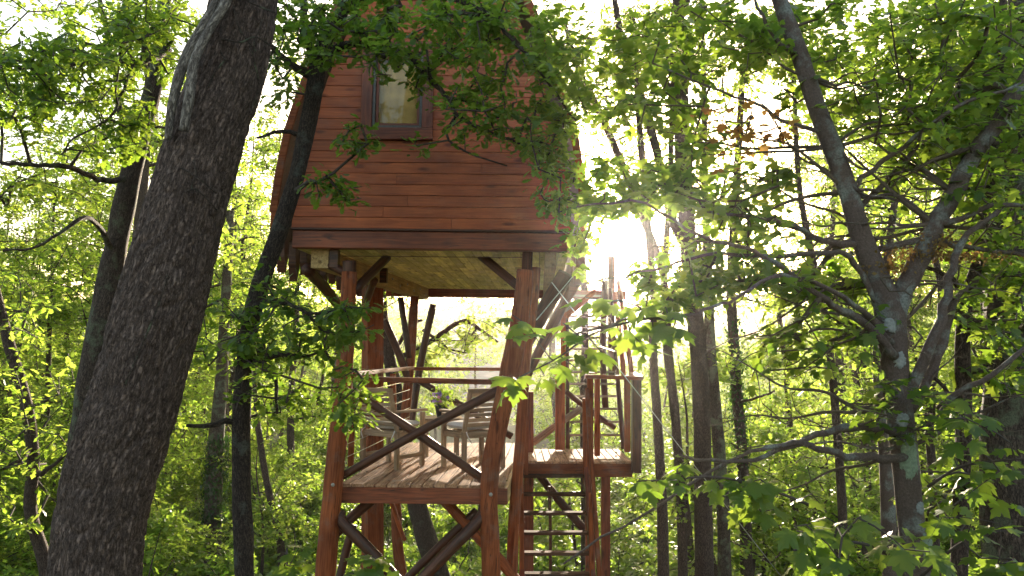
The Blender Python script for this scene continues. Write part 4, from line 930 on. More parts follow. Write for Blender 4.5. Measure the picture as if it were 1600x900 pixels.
# --- branches of large maple leaves: every leaf an object
leaf_protos = []
for k in range(3):
    V = MAPLE_V.copy(); V[:, 2] *= (1, 1.5, .4)[k]; V[:, 2] += .03*np.sin(V[:, 0]*7+k)*np.abs(V[:, 1])
    me = npmesh('maple_leaf', V, MAPLE[1], {'tint': ('FACE', 'FLOAT', np.full(len(MAPLE[1]), (.25, .5, .75)[k]))}); me.materials.append(M['mapleleaf']); leaf_protos.append(me)
leafcount = 0
def big_sprig(owner, obase, path, tips, nper, size, seed, wpx=4, upfan=0):
    """a hand-placed branch with separate large leaves"""
    global leafcount
    g = np.random.default_rng(seed); pts = [W(*p[:3]) for p in path]; n = max(10, int(sum((pts[i+1]-pts[i]).length for i in range(len(pts)-1))/.04))
    pp = [p-obase for p in catmull(pts, n)]; rads = interp([wpx*f*.5*path[0][2]/F for f in np.linspace(1, .45, len(path))], n)
    sk = Skel(seed); sk.limb(pp, rads)
    br = meshobj('branch', tube(pp, rads, 8, .12, freq=9, seed=seed), M['twig'], owner, smooth=True)
    sk.grow([W(*p)-obase for p in tips], step=.08, wob=.04, arc=.1); r = sk.finish(.0028)
    tw = sk.twigs('t', r)
    if tw: o = meshobj('side_twigs', tw, M['twig'], br, smooth=True); o['kind'] = 'stuff'
    C, D = sk.tipdirs()
    for c, d in zip(C, D):
        a0 = g.uniform(0, 6.28)
        for k in range(nper):
            az = a0+k*6.28/nper*1.0+g.normal(0, .3); s = size*g.uniform(.65, 1.15)
            A = norm(np.array([math.cos(az), math.sin(az), g.normal(-.45, .3)])+d*.35); P_ = c+A*.035-d*g.uniform(0, .06)
            Nn = norm(np.array([g.normal(0, .3), g.normal(-.25, .3), 1])); Y = norm(np.cross(Nn, A)); Z = np.cross(A, Y)
            o = meshobj('leaf', leaf_protos[int(g.integers(3))], None, br); mm = Matrix([[A[0]*s, Y[0]*s, Z[0]*s, P_[0]], [A[1]*s, Y[1]*s, Z[1]*s, P_[1]], [A[2]*s, Y[2]*s, Z[2]*s, P_[2]], [0, 0, 0, 1]]); o.matrix_basis = mm; leafcount += 1
T = lambda cx, cy, rx, ry, d0, d1, n, s: [(cx+a*rx, cy+b*ry, c) for a, b, c in zip(np.random.default_rng(s).uniform(-1, 1, n), np.random.default_rng(s+1).uniform(-1, 1, n), np.random.default_rng(s+2).uniform(d0, d1, n))]
big_sprig(maple, mb, [(1070, 495, 3.9), (1000, 500, 3.8), (930, 520, 3.75), (870, 560, 3.7), (810, 590, 3.65)],
          [(800, 492, 3.7), (828, 510, 3.7), (790, 605, 3.65), (815, 590, 3.65), (850, 585, 3.65), (860, 560, 3.7), (885, 540, 3.7), (905, 525, 3.75), (880, 505, 3.8), (925, 500, 3.8), (950, 470, 3.85), (915, 465, 3.85), (960, 505, 3.8), (985, 520, 3.8), (1000, 480, 3.8), (1020, 510, 3.85), (1040, 480, 3.9), (940, 550, 3.7), (970, 470, 3.8), (1050, 520, 3.9), (1010, 545, 3.8), (900, 575, 3.65)], 3, .12, 51)
big_sprig(maple, mb, [(1290, 800, 4.3), (1230, 775, 4.25), (1170, 755, 4.2), (1110, 745, 4.15), (1040, 750, 4.1), (985, 752, 4.05)],
          T(1090, 740, 90, 28, 3.9, 4.3, 12, 60)+T(1200, 770, 70, 30, 4.0, 4.4, 9, 63), 3, .11, 52, 5)
big_sprig(maple, mb, [(1445, 960, 4.6), (1400, 880, 4.3), (1350, 850, 4.1), (1290, 850, 4.0), (1240, 860, 3.9)],
          T(1350, 850, 110, 45, 3.6, 4.3, 20, 70), 3, .125, 53, 6)
big_sprig(maple, mb, [(1450, 760, 4.8), (1500, 730, 4.6), (1560, 720, 4.4), (1620, 715, 4.3)],
          T(1545, 740, 60, 60, 4.1, 4.8, 12, 80)+T(1530, 630, 60, 30, 4.2, 4.8, 6, 83), 3, .12, 54, 5)
big_sprig(maple, mb, [(1440, 900, 4.8), (1500, 850, 4.6), (1560, 830, 4.5), (1620, 840, 4.4)], T(1530, 840, 80, 50, 4.0, 4.8, 12, 90), 3, .12, 56, 5)

# bottom-centre sapling tops
def sapling(px, d, top_py, label, tips, seed, size=.13, nper=4):
    tp = W(px, top_py, d); base = Vector((tp.x+.1, tp.y, 0)); t = empty('maple_sapling', base, label, 'sapling', 'young saplings reaching into the frame')
    meshobj('trunk', tube(catmull([Vector((0, 0, -.1)), (tp-base)*.5+Vector((.08, 0, 0)), tp-base], 30), interp([.02, .014, .006], 30), 8, .1, seed=seed), M['twig'], t, smooth=True)
    big_sprig(t, base, [(px, top_py+90, d), (px-4, top_py+40, d), (px, top_py, d)], tips, nper, size, seed, 3)
sapling(572, 5.2, 868, 'bright green maple sapling top in front of the stair legs, below the deck beam', [(560, 868, 5.2), (588, 872, 5.15), (575, 890, 5.1), (598, 895, 5.2), (545, 895, 5.2)], 91)
sapling(448, 5.4, 856, 'light green sapling top at the bottom edge between the slender oak and the left post', [(440, 862, 5.4), (470, 850, 5.3), (452, 885, 5.3), (430, 890, 5.4), (476, 880, 5.4)], 95, .11)

tree('straight_tree', 'straight thin brown trunk just right of the lichened maple', 
    [(1500, 1100, 5.6, 27), (1499, 900, 5.6, 25), (1502, 780, 5.6, 24), (1506, 650, 5.6, 23), (1504, 540, 5.6, 22), (1510, 470, 5.6, 20), (1530, 400, 5.6, 16), (1545, 300, 5.6, 14), (1560, 150, 5.7, 12), (1570, -50, 5.8, 10)],
    [[(1510, 460, 5.6, 10), (1480, 430, 5.5, 8), (1450, 420, 5.4, 6)], [(1508, 500, 5.6, 8), (1545, 502, 5.6, 6), (1600, 505, 5.5, 5)], [(1500, 640, 5.6, 7), (1470, 600, 5.5, 6), (1430, 560, 5.4, 5)]],
    [(1540, 120, 90, 90, 5.6, 7, 40), (1560, 430, 60, 50, 5.4, 6.5, 18), (1470, 780, 60, 50, 5.2, 6.4, 12), (1560, 560, 50, 50, 5.2, 6.4, 14)], per=9, size=.11, tpl=MAPM, leaf='mapleleaf', bk='midbark', seed=14, seg=16, dens=1.7)
tree('lichened_tree', 'broad trunk crusted with grey lichen at the right edge of the photograph',
    [(1585, 1150, 6.6, 100), (1585, 900, 6.6, 88), (1578, 760, 6.6, 80), (1574, 640, 6.6, 72), (1572, 520, 6.6, 66), (1574, 400, 6.6, 58), (1580, 280, 6.6, 48), (1590, 120, 6.6, 40), (1600, -80, 6.6, 34)],
    [[(1575, 480, 6.6, 20), (1600, 440, 6.3, 16), (1640, 400, 6.1, 12)], [(1574, 540, 6.5, 14), (1600, 510, 6.0, 10), (1630, 480, 5.8, 8)]],
    [(1540, 250, 80, 70, 6, 8, 30), (1560, 60, 80, 60, 6, 8, 30), (1450, 240, 60, 70, 6.4, 8.5, 22)], per=10, size=.10, tpl=MAPM, leaf='mapleleaf', bk='greybark', seed=15, seg=22, rough=.15, dens=1.7)

# --- trunks one can tell apart in the middle distance
def midtree(name, label, path, regs, seed, bk='midbark', d=13, per=14, leaf='farleaf', limbs=(), size=.105, **kw):
    tr = [(x, y, d, w_) for x, y, w_ in path]
    lm = [[(x, y, d+dd, w_) for x, y, dd, w_ in l] for l in limbs]
    return tree(name, label, tr, lm, [(a, b, c, e, d-1.5, d+2.0, n) for a, b, c, e, n in regs], per=per, dens=1.3, size=size, tpl=OAKM, leaf=leaf, bk=bk, seed=seed, step=.35, spread=.2, **kw)
midtree('tall_tree', 'twin-stemmed tree, left stem, standing right of the landing', [(1100, 860, 28), (1098, 740, 27), (1096, 640, 26), (1090, 540, 26), (1080, 440, 26), (1072, 330, 26), (1066, 220, 25), (1064, 120, 21), (1058, -40, 17)],
    [(1010, 60, 90, 70, 60), (1100, 60, 90, 60, 60), (1130, 200, 60, 80, 30), (1000, 230, 60, 70, 26)], 21, d=13,
    limbs=[[(1066, 180, 0, 15), (1040, 130, -.3, 13), (1010, 90, -.5, 11), (985, 20, -.6, 8)], [(1064, 150, 0, 10), (1050, 75, .2, 9), (1075, 0, .3, 8)], [(1078, 400, 0, 15), (1050, 340, -.2, 15), (1030, 250, -.3, 14), (1008, 170, -.4, 14), (975, 70, -.5, 11), (960, 0, -.5, 9)]])
midtree('tall_tree', 'slimmer grey trunk growing against the right of the stout one beside the landing', [(1132, 880, 20), (1128, 760, 19), (1118, 640, 19), (1110, 540, 17), (1106, 430, 14), (1102, 300, 11), (1100, 150, 9), (1096, 0, 7)],
    [(1150, 110, 60, 70, 30), (1150, 320, 60, 60, 24), (1190, 440, 60, 50, 20)], 22, bk='greybark', d=14)
midtree('tall_tree', 'bare leaning stem crossing the white sky above the cabin roof edge', [(1082, 900, 12), (1060, 700, 12), (1046, 560, 12), (1036, 430, 12), (1000, 330, 12), (965, 240, 12), (930, 160, 11), (905, 110, 9), (880, 30, 7)],
    [(930, 90, 60, 60, 26), (970, 190, 50, 60, 24), (925, 270, 30, 60, 12), (1010, 280, 60, 30, 16)], 23, d=14.5)
midtree('tall_tree', 'dark narrow trunk immediately right of the landing post', [(1036, 860, 17), (1032, 740, 15), (1026, 640, 14), (1020, 540, 13), (1022, 470, 12), (1010, 330, 11), (998, 180, 10), (990, 60, 8)],
    [(1000, 90, 60, 80, 36), (1050, 280, 50, 60, 20), (1090, 400, 50, 60, 20), (1060, 470, 80, 20, 16)], 24, d=12.2)
midtree('tall_tree', 'reddish brown trunk between the landing post and the twin stems', [(1066, 850, 15), (1060, 720, 14), (1052, 620, 14), (1040, 530, 12), (1038, 430, 11), (1046, 300, 9), (1052, 120, 8)],
    [(1050, 30, 70, 60, 20)], 25, d=13.5)
ivt, _, ivb = midtree('ivy_tree', 'ivy-clad trunk right of the twin-stemmed tree', [(1165, 830, 18), (1160, 720, 17), (1152, 620, 17), (1146, 530, 16), (1142, 430, 14), (1150, 300, 12), (1160, 120, 10)],
    [(1190, 60, 70, 70, 30), (1180, 260, 60, 60, 14)], 26, d=15, limbs=[[(1150, 630, 0, 5), (1180, 622, -.5, 4), (1210, 612, -.8, 3)]])
ivt2, _, ivb2 = midtree('ivy_tree', 'ivy-covered trunk seen between the big oak and the slender dark oak', [(332, 860, 26), (334, 760, 26), (338, 690, 24), (345, 600, 18), (352, 480, 15), (360, 330, 12)],
    [(350, 350, 90, 80, 50), (300, 460, 80, 60, 30)], 27, bk='greybark', d=20)
def ivy(owner, base, path, d, n, seed, size=.07):
    g = np.random.default_rng(seed); P_, A_, N2 = [], [], []
    pts = catmull([W(x, y, d) for x, y, w_ in path], 60); rr = interp([w_*.5*d/F for x, y, w_ in path], 60)
    for _ in range(n):
        i = int(g.integers(0, 61)); a = g.uniform(0, 6.28); nr = np.array([math.cos(a), math.sin(a), 0])
        P_.append(np.array(pts[i]-base)+nr*(rr[i]+abs(g.normal(0, .05)))+g.normal(0, .05, 3)); N2.append(nr+g.normal(0, .35, 3)); A_.append(np.array([0, 0, -1])+g.normal(0, .4, 3))
    o = meshobj('ivy', leaves_mesh('ivy', np.array(P_), np.array(A_), np.array(N2), g.uniform(.6, 1.2, n)*size, FAR), M['ivyleaf'], owner); o['kind'] = 'stuff'
ivy(ivt, ivb, [(1160, 720, 17), (1152, 620, 17), (1146, 500, 16)], 15, 1100, 1)
ivy(ivt2, ivb2, [(334, 815, 26), (336, 740, 28), (340, 680, 26)], 20, 1500, 2, .09)
midtree('leaning_tree', 'stout dark trunk leaning under and behind the deck', [(700, 960, 40), (682, 890, 34), (660, 820, 31), (646, 760, 28), (632, 690, 24), (620, 620, 22), (608, 560, 20), (598, 500, 18), (590, 400, 16), (560, 200, 12)],
    [(640, 560, 30, 40, 16), (700, 535, 50, 24, 22), (750, 515, 40, 24, 14), (610, 470, 40, 30, 10)], 28, bk='darkbark', d=14.5, limbs=[[(625, 560, 0, 10), (670, 535, .3, 8), (722, 502, .6, 7), (750, 515, .7, 5), (778, 535, .8, 3)], [(660, 515, .2, 5), (685, 532, .3, 5), (700, 545, .4, 3)], [(610, 560, 0, 8), (640, 510, .3, 5), (660, 500, .3, 4)]])
midtree('thin_tree', 'thin pale leaning stem right of the slender dark oak', [(440, 870, 12), (432, 820, 11), (418, 760, 10), (408, 700, 10), (400, 640, 8), (396, 560, 7)], [(410, 640, 50, 50, 18)], 29, d=19)
midtree('thin_tree', 'narrow dark stem seen through the upper ladder rungs', [(915, 900, 14), (914, 760, 13), (912, 640, 12), (914, 520, 11), (912, 430, 10), (905, 300, 8)], [(920, 330, 40, 30, 8)], 30, d=15.5)
midtree('thin_tree', 'grey mottled stem standing directly behind the maple trunk', [(1392, 900, 24), (1388, 800, 22), (1384, 720, 20), (1378, 640, 18), (1372, 560, 16), (1380, 460, 14), (1400, 300, 10)], [(1350, 520, 60, 60, 20), (1340, 330, 60, 80, 20)], 32, bk='lichbark', d=9)
midtree('thin_tree', 'dim forked stem between the maple and the straight trunk', [(1462, 880, 14), (1458, 760, 13), (1452, 650, 12), (1462, 560, 12), (1470, 450, 10), (1440, 330, 8)], [(1460, 640, 50, 50, 20), (1400, 300, 70, 60, 20)], 33, d=11)
midtree('thin_tree', 'short dark stem in the sunlit undergrowth right of the ivy-clad trunk', [(1240, 800, 10), (1238, 720, 10), (1232, 640, 9), (1226, 560, 8), (1210, 440, 7)], [(1220, 620, 70, 60, 40), (1230, 480, 60, 50, 20)], 34, d=20)
midtree('thin_tree', 'curved thin trunk high above the sun glare', [(1320, 900, 14), (1310, 700, 13), (1290, 500, 11), (1250, 300, 9), (1240, 100, 7)], [(1270, 120, 80, 90, 36), (1290, 560, 70, 60, 30)], 35, d=12)
#SPLIT-D
# ------------------------------------------------------------------ FOREST BEHIND: copies of a few grown trees
def proto_tree(seed, H, r, crown, ncl, per, size, lean=.5, name='forest_tree', leaf='farleaf', step=.4):
    """crown: list of (z, radius_h, radius_v, share)"""
    g = np.random.default_rng(seed); t = bpy.data.objects.new(name, None)
    k = 7; pts = [Vector((0, 0, -.2))]; x = y = 0; lx, ly = g.normal(0, lean*.1, 2)
    for i in range(1, k): x += lx*H/k+g.normal(0, .12); y += ly*H/k+g.normal(0, .12); pts.append(Vector((x, y, H*i/(k-1)*.96)))
    n = int(H/.35)+6; path = catmull(pts, n); rr = interp([r*1.25, r, r*.85, r*.7, r*.5, r*.32, r*.12], n)
    sk = Skel(seed); sk.limb(path, rr, .22)
    tm = tube(path, rr, 9, .12, freq=2, seed=seed, cap=False); tm.materials.append(M['midbark'])
    C = []
    for z, rh, rv, sh in crown:
        i = min(range(len(path)), key=lambda q: abs(path[q].z-z)); c = path[i]
        lob = [(g.normal(0, rh*.55), g.normal(0, rh*.55), g.normal(0, rv*.55)) for _ in range(max(3, int(ncl*sh/16)))]
        for _ in range(int(ncl*sh)):
            l = lob[int(g.integers(len(lob)))]; C.append((c.x+l[0]+g.normal(0, rh*.22), c.y+l[1]+g.normal(0, rh*.22), max(.25, c.z+l[2]+g.normal(0, rv*.16))))
    sk.grow(C, step=step, arc=.15); rad = sk.finish(.006, .45); tw = sk.twigs('branches', rad, 3); tw.materials.append(M['midbark'])
    C, D = sk.tipdirs(); lm = leaves_mesh('crown', *shoot_leaves(C, D, per, size, .24, .2, g), FAR2); lm.materials.append(M[leaf])
    return tm, tw, lm
talls = [proto_tree(100+i, H, r, cr, 400, 17, .155) for i, (H, r, cr) in enumerate([
    (15, .15, [(6, 2.2, 1.6, .25), (9.5, 2.8, 2.2, .4), (13, 2.2, 1.6, .35)]), (17, .17, [(8, 2.2, 1.8, .3), (11.5, 3.0, 2.2, .4), (15, 2.2, 1.6, .3)]),
    (13, .12, [(5, 2.0, 1.8, .35), (8.5, 2.4, 2.2, .4), (11.5, 1.8, 1.4, .25)]), (16, .14, [(9, 2.6, 2.0, .45), (13, 2.6, 2.0, .55)]), (14, .11, [(4.5, 1.6, 1.4, .2), (7.5, 2.2, 1.8, .4), (11.5, 2.2, 1.8, .4)])])]
unders = [proto_tree(200+i, H, r, cr, 250, 18, .135, name='understory_tree', leaf='underleaf', lean=1.0, step=.3) for i, (H, r, cr) in enumerate([
    (6.5, .06, [(2.2, 1.4, 1.0, .3), (4.0, 1.7, 1.2, .4), (5.8, 1.2, .8, .3)]), (5, .05, [(1.6, 1.3, .9, .4), (3.4, 1.6, 1.1, .6)]),
    (7.5, .07, [(3, 1.5, 1.2, .3), (5, 1.8, 1.3, .4), (6.8, 1.3, .9, .3)]), (3.4, .035, [(1.0, 1.2, .7, .5), (2.4, 1.2, .8, .5)])])]
shrubs = [proto_tree(300+i, H, r, cr, 120, 16, .10, name='shrub', leaf='underleaf', lean=1.5, step=.2) for i, (H, r, cr) in enumerate([
    (1.8, .02, [(.6, .9, .4, .5), (1.3, .8, .4, .5)]), (1.2, .015, [(.5, .9, .35, 1.0)])])]
def terrain(x, y):
    """height of the ground: level clearing, dip, then the far slope"""
    def ss(a, b, v): v = min(1, max(0, (v-a)/(b-a))); return v*v*(3-2*v)
    z = -2.5*ss(30, 70, y)+0.0
    z += 9.0*ss(95, 190, y)+22*ss(190, 420, y)
    z += .10*math.sin(x*.5+1)*math.sin(y*.43)+.05*math.sin(x*1.7+y*1.1)
    z += 2.0*ss(16, 60, abs(x))*ss(-5, 20, y)*0
    return z
def place(parts, name, x, y, rot, sc, label, cat, group, partnames=('trunk', 'branches', 'crown')):
    t = empty(name, (x, y, terrain(x, y)), label, cat, group, rot=(0, 0, rot)); t.scale = (sc, sc, sc)
    for me, nm in zip(parts, partnames):
        o = bpy.data.objects.new(nm, me); S.collection.objects.link(o); o.parent = t
        if nm != 'trunk': o['kind'] = 'stuff'
    return t
rf = random.Random(77); spots = []
def ok(x, y, dmin, pts):
    return all((x-a)**2+(y-b)**2 > dmin*dmin for a, b in pts)
def pxof(x, y): return 800+F*x/y
def scatter(n, y0, y1, dmin, rule, wide=.72):
    pts = []; tries = 0
    while len(pts) < n and tries < 20000:
        tries += 1; y = math.sqrt(rf.uniform(y0*y0, y1*y1)); x = rf.uniform(-wide*y-2, wide*y+2)
        if ok(x, y, dmin, pts) and rule(x, y): pts.append((x, y))
    return pts
def rule_tall(x, y):
    p = pxof(x, y)
    if 560 < p < 830 and y < 60: return False          # view under the cabin to the valley
    if 880 < p < 1010: return False                     # the sun's gap
    if 1010 < p < 1300 and rf.random() < .82: return False
    return True
for i, (x, y) in enumerate(scatter(66, 18, 66, 2.8, rule_tall)):
    far = y > 34
    place(talls[rf.randrange(5)], 'forest_tree', x, y, rf.uniform(0, 6.28), rf.uniform(.85, 1.15),
          'far tall tree with airy sunlit crown deep in the forest' if far else 'tall forest tree with airy yellow-green crown behind the clearing', 'tree', 'distant trees deep in the forest' if far else 'tall trees behind the clearing')
for i, (x, y) in enumerate(scatter(34, 15, 45, 2.6, lambda x, y: (pxof(x, y) < 500 or pxof(x, y) > 1330))):
    place(talls[rf.randrange(5)], 'forest_tree', x, y, rf.uniform(0, 6.28), rf.uniform(.85, 1.15), 'tall forest tree with airy yellow-green crown behind the clearing' if y <= 34 else 'far tall tree with airy sunlit crown deep in the forest', 'tree', 'tall trees behind the clearing' if y <= 34 else 'distant trees deep in the forest')
def rule_under(x, y):
    p = pxof(x, y)
    if 630 < p < 850 and y > 19: return False
    if y < 16 and -3.2 < x < 3.2: return False
    return True
for i, (x, y) in enumerate(scatter(200, 14.5, 62, 1.4, rule_under)):
    p = pxof(x, y); k = rf.randrange(4)
    if 560 < p < 1100 and y < 22: k = rf.choice((1, 3))
    far = y > 30
    place(unders[k], 'understory_tree', x, y, rf.uniform(0, 6.28), rf.uniform(.8, 1.15) if not (690 < p < 800) else .7,
          'distant bushy young tree in the bright forest understory' if far else 'bushy light green young tree in the understory behind the treehouse', 'young tree', 'distant understory trees' if far else 'understory trees behind the treehouse')
for i, (x, y) in enumerate(scatter(230, 10.5, 36, .95, lambda x, y: True, .7)):
    place(shrubs[rf.randrange(2)], 'shrub', x, y, rf.uniform(0, 6.28), rf.uniform(.9, 1.9), 'low leafy shrub on the forest floor', 'shrub', 'low shrubs on the forest floor')
for i, (x, y) in enumerate([(-1.2+k*.9+rf.uniform(-.4, .4), 40+rf.uniform(-8, 16)) for k in range(0)]): pass

# ------------------------------------------------------------------ GROUND, FIELD, HILLS, GRASS
def grid(xs, ys, dz=0):
    V = [(x, y, terrain(x, y)+dz) for y in ys for x in xs]; nx = len(xs)
    Q = [(j*nx+i, j*nx+i+1, (j+1)*nx+i+1, (j+1)*nx+i) for j in range(len(ys)-1) for i in range(nx-1)]
    return V, Q
def coords(a, b, n, p): 
    t_ = np.linspace(-1, 1, n); return list(np.sign(t_)*np.abs(t_)**p*b) if a is None else list(a+(b-a)*np.linspace(0, 1, n)**p)
gm, gt = mat('forest_floor'); L = gt.links.new
tcn = N(gt, 'ShaderNodeTexCoord'); n1 = N(gt, 'ShaderNodeTexNoise'); n1.inputs['Scale'].default_value = .8; n1.inputs['Detail'].default_value = 10; n1.inputs['Roughness'].default_value = .65; L(tcn.outputs['Object'], n1.inputs['Vector'])
n2 = N(gt, 'ShaderNodeTexNoise'); n2.inputs['Scale'].default_value = 14; n2.inputs['Detail'].default_value = 6; L(tcn.outputs['Object'], n2.inputs['Vector'])
r1 = ramp(gt, n1.outputs['Fac'], [(.35, (.05, .075, .018)), (.6, (.10, .075, .035))]); r2 = ramp(gt, n2.outputs['Fac'], [(.3, (.55, .55, .55)), (.7, (1.25, 1.25, 1.25))])
mx = N(gt, 'ShaderNodeMix', data_type='RGBA', blend_type='MULTIPLY'); mx.inputs['Factor'].default_value = 1; L(r1.outputs[0], mx.inputs['A']); L(r2.outputs[0], mx.inputs['B'])
b = N(gt, 'ShaderNodeBsdfPrincipled'); b.inputs['Roughness'].default_value = .95; L(mx.outputs['Result'], b.inputs['Base Color']); go = N(gt, 'ShaderNodeOutputMaterial'); L(b.outputs[0], go.inputs[0])
bp = N(gt, 'ShaderNodeBump'); bp.inputs['Distance'].default_value = .05; L(n2.outputs['Fac'], bp.inputs['Height']); L(bp.outputs[0], b.inputs['Normal'])
ys = sorted(set([round(float(v), 3) for v in list(np.linspace(-40, 70, 70))+list(np.linspace(72, 460, 60))+[700, 1200]]))
V, Q = grid([float(v) for v in coords(None, 700, 91, 2.2)], ys); me = bpy.data.meshes.new('ground'); me.from_pydata(V, [], Q)
o = meshobj('ground', me, gm, smooth=True); o['kind'] = 'structure'
fx = [float(v) for v in np.linspace(-22, 4, 24)]; fy = [float(v) for v in np.linspace(104, 178, 30)]
V, Q = grid(fx, fy, .06); me = bpy.data.meshes.new('field'); me.from_pydata(V, [], Q)
M['field'] = plain('ploughed_pale_field', (.17, .15, .145), .95, scale=.6)
o = meshobj('field', me, M['field'], smooth=True); o['kind'] = 'structure'
# grass and weeds on the forest floor
g = np.random.default_rng(8); n = 60000; yy = np.sqrt(g.uniform(9**2, 42**2, n)); xx = g.uniform(-.72, .72, n)*yy
P_ = np.stack([xx, yy, np.array([terrain(a, b_) for a, b_ in zip(xx, yy)])], 1); A = np.stack([g.normal(0, .45, n), g.normal(0, .45, n), np.ones(n)], 1)
bl = (np.array([(0, .03, 0), (.6, .035, .05), (1, 0, .2), (.6, -.035, .05), (0, -.03, 0)]), np.array([(0, 1, 3, 4), (1, 2, 3, 3)]))
o = meshobj('grass', leaves_mesh('grass', P_, A, g.normal(0, 1, (n, 3)), g.uniform(.15, .5, n), bl), M['grass']); tag(o, 'green grass and weeds covering the forest floor', 'grass', kind='stuff')
n = 26000; yy = np.sqrt(g.uniform(10**2, 40**2, n)); xx = g.uniform(-.72, .72, n)*yy; cl = np.array([noise.noise(Vector((a*.35, b_*.35, 3))) for a, b_ in zip(xx, yy)]); k = cl > -.05; xx, yy = xx[k], yy[k]; n = len(xx)
P_ = np.stack([xx, yy, np.array([terrain(a, b_) for a, b_ in zip(xx, yy)])+g.uniform(.05, .55, n)], 1)
o = meshobj('ground_cover', leaves_mesh('cover', P_, np.stack([g.normal(0, 1, n), g.normal(0, 1, n), g.normal(.1, .4, n)], 1), np.stack([g.normal(0, .4, n), g.normal(0, .4, n), np.ones(n)], 1), g.uniform(.07, .14, n), FAR), M['underleaf']); tag(o, 'low leafy plants spread under the forest trees', 'undergrowth', kind='stuff')
# far-off woods on the valley sides: one mass each
def farwood(name, label, areas, n, size, seed):
    g = np.random.default_rng(seed); P_ = []; tot = sum(a[-1] for a in areas)
    for x0, x1, y0, y1, ht, sh in areas:
        m = int(n*sh/tot); k = max(6, m//420)
        cx = g.uniform(x0, x1, k); cy = g.uniform(y0, y1, k); idx = g.integers(0, k, m)
        hh = ht*g.uniform(.6, 1.1, k); d = norm(g.normal(0, 1, (m, 3)))*np.cbrt(g.uniform(.35, 1, m))[:, None]
        rw = hh*.42
        x = cx[idx]+d[:, 0]*rw[idx]; y = cy[idx]+d[:, 1]*rw[idx]; zb_ = np.array([terrain(a, b_) for a, b_ in zip(cx, cy)])[idx]
        P_.append(np.stack([x, y, zb_+hh[idx]*(.58+.42*d[:, 2])], 1))
    P_ = np.concatenate(P_); m = len(P_)
    o = meshobj(name, leaves_mesh(name, P_, g.normal(0, 1, (m, 3)), np.stack([g.normal(0, .6, m), g.normal(0, .6, m), np.ones(m)], 1), g.uniform(.7, 1.3, m)*size, FAR), M['farleaf']); tag(o, label, 'woods', kind='stuff')
farwood('woods', 'distant hazy woods filling the valley sides beyond the forest', [(-75, -8, 66, 100, 11, 4), (6, 75, 66, 100, 11, 4), (-60, -14, 100, 170, 11, 3), (4, 60, 105, 170, 11, 3), (-120, 120, 185, 260, 12, 6)], 90000, .75, 5)
farwood('hillside_woods', 'pale far ridge of trees above the field seen under the cabin', [(-110, 110, 262, 340, 13, 1), (-9, 3, 180, 200, 8, .15)], 30000, 1.2, 6)
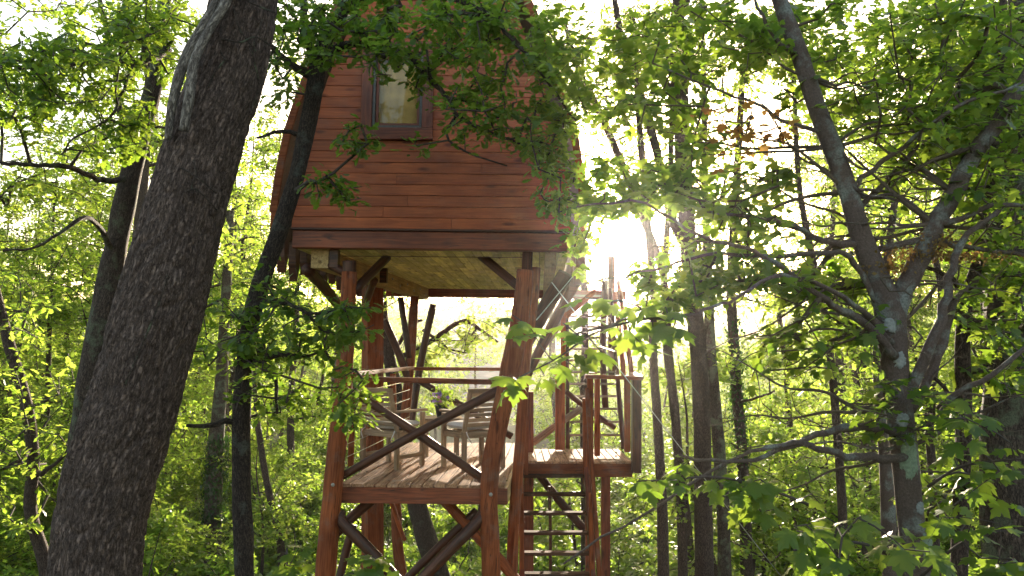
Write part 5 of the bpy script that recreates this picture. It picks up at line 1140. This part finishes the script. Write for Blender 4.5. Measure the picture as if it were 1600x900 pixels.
# leaves and flowers of the pansies in the pot
g = np.random.default_rng(3); n = 260; P_ = g.normal(0, 1, (n, 3))*[.085, .085, .07]+[0, 0, .24]; A = g.normal(0, 1, (n, 3)); A[:, 2] += .4
o = meshobj('leaves', leaves_mesh('l', P_, A, g.normal(0, 1, (n, 3))+[0, 0, 1], g.uniform(.03, .07, n), FAR), M['underleaf'], fpot); o['kind'] = 'stuff'
petal = [leafmat('violet_petals', [(.12, .06, .35), (.2, .12, .45)], [(.3, .2, .6), (.4, .3, .7)], .3), leafmat('white_petals', [(.6, .58, .6), (.7, .66, .7)], [(.7, .6, .7), (.8, .7, .8)], .3), leafmat('pink_petals', [(.5, .15, .3), (.6, .2, .35)], [(.6, .3, .4), (.7, .4, .5)], .3)]
for k in range(16):
    a = g.uniform(0, 6.28); c = np.array([math.cos(a)*g.uniform(.02, .12), math.sin(a)*g.uniform(.02, .12)-.03, g.uniform(.2, .36)]); m_ = 5
    if k == 0: c = np.array([-.02, -.02, .46])
    az = np.arange(5)*2*np.pi/5; A = np.stack([np.cos(az), -np.full(5, .25), np.sin(az)], 1)
    meshobj('flower', leaves_mesh('fl', np.repeat(c[None], 5, 0), A, np.tile([0, -1., .2], (5, 1)), np.full(5, .032), (FAR[0]*[1, 1.3, 1], FAR[1])), petal[(0, 0, 1, 2, 0)[k % 5]], fpot)
    if k < 8: meshobj('stem', tube([Vector((0, 0, .13)), Vector(c)*.5+Vector((0, 0, .05)), Vector(c)], [.002]*3, 5), M['grass'], fpot)
def litter(x0, x1, y0, y1, n, seed, label, yaw=0):
    g = np.random.default_rng(seed); P_ = np.stack([g.uniform(x0, x1, n), g.uniform(y0, y1, n), np.full(n, ZD+.012)], 1); A = np.stack([g.normal(0, 1, n), g.normal(0, 1, n), g.normal(.05, .12, n)], 1)
    o = meshobj('fallen_leaves', leaves_mesh('litter', P_, A, np.stack([g.normal(0, .15, n), g.normal(0, .15, n), np.ones(n)], 1), g.uniform(.02, .055, n), FAR2), M['litter']); tag(o, label, 'leaf litter', kind='stuff')
M['litter'] = leafmat('dry_leaf_litter', [(.10, .055, .02), (.16, .10, .04), (.10, .12, .03)], [(.1, .05, .02), (.15, .1, .03), (.15, .2, .03)], .2, .8)
litter(-1.7, -.05, 8.5, 12.0, 150, 61, 'dry fallen leaves scattered over the deck boards'); litter(.15, 1.45, 10.15, 11.2, 50, 62, 'few dry leaves lying on the small landing')
#SPLIT-E
# ------------------------------------------------------------------ HAZE
HAZE = 0.0004
if HAZE:
    hm, ht = mat('haze_air'); pv = N(ht, 'ShaderNodeVolumePrincipled'); pv.inputs['Density'].default_value = HAZE; pv.inputs['Color'].default_value = (1, .97, .94, 1); pv.inputs['Anisotropy'].default_value = .87
    ho = N(ht, 'ShaderNodeOutputMaterial'); ht.links.new(pv.outputs[0], ho.inputs['Volume'])
    x0, x1, y0, y1, z0, z1 = -750, 750, -60, 1250, -5, 62
    V = [(x, y, z) for x in (x0, x1) for y in (y0, y1) for z in (z0, z1)]
    me = bpy.data.meshes.new('haze'); me.from_pydata(V, [], [(0, 1, 3, 2), (4, 6, 7, 5), (0, 4, 5, 1), (2, 3, 7, 6), (0, 2, 6, 4), (1, 5, 7, 3)])
    o = meshobj('haze', me, hm); o['kind'] = 'stuff'
print('LEAVES', leafcount, 'OBJECTS', len(S.objects), 'TRIS', sum(len(m.loops)-2*len(m.polygons) for m in bpy.data.meshes))
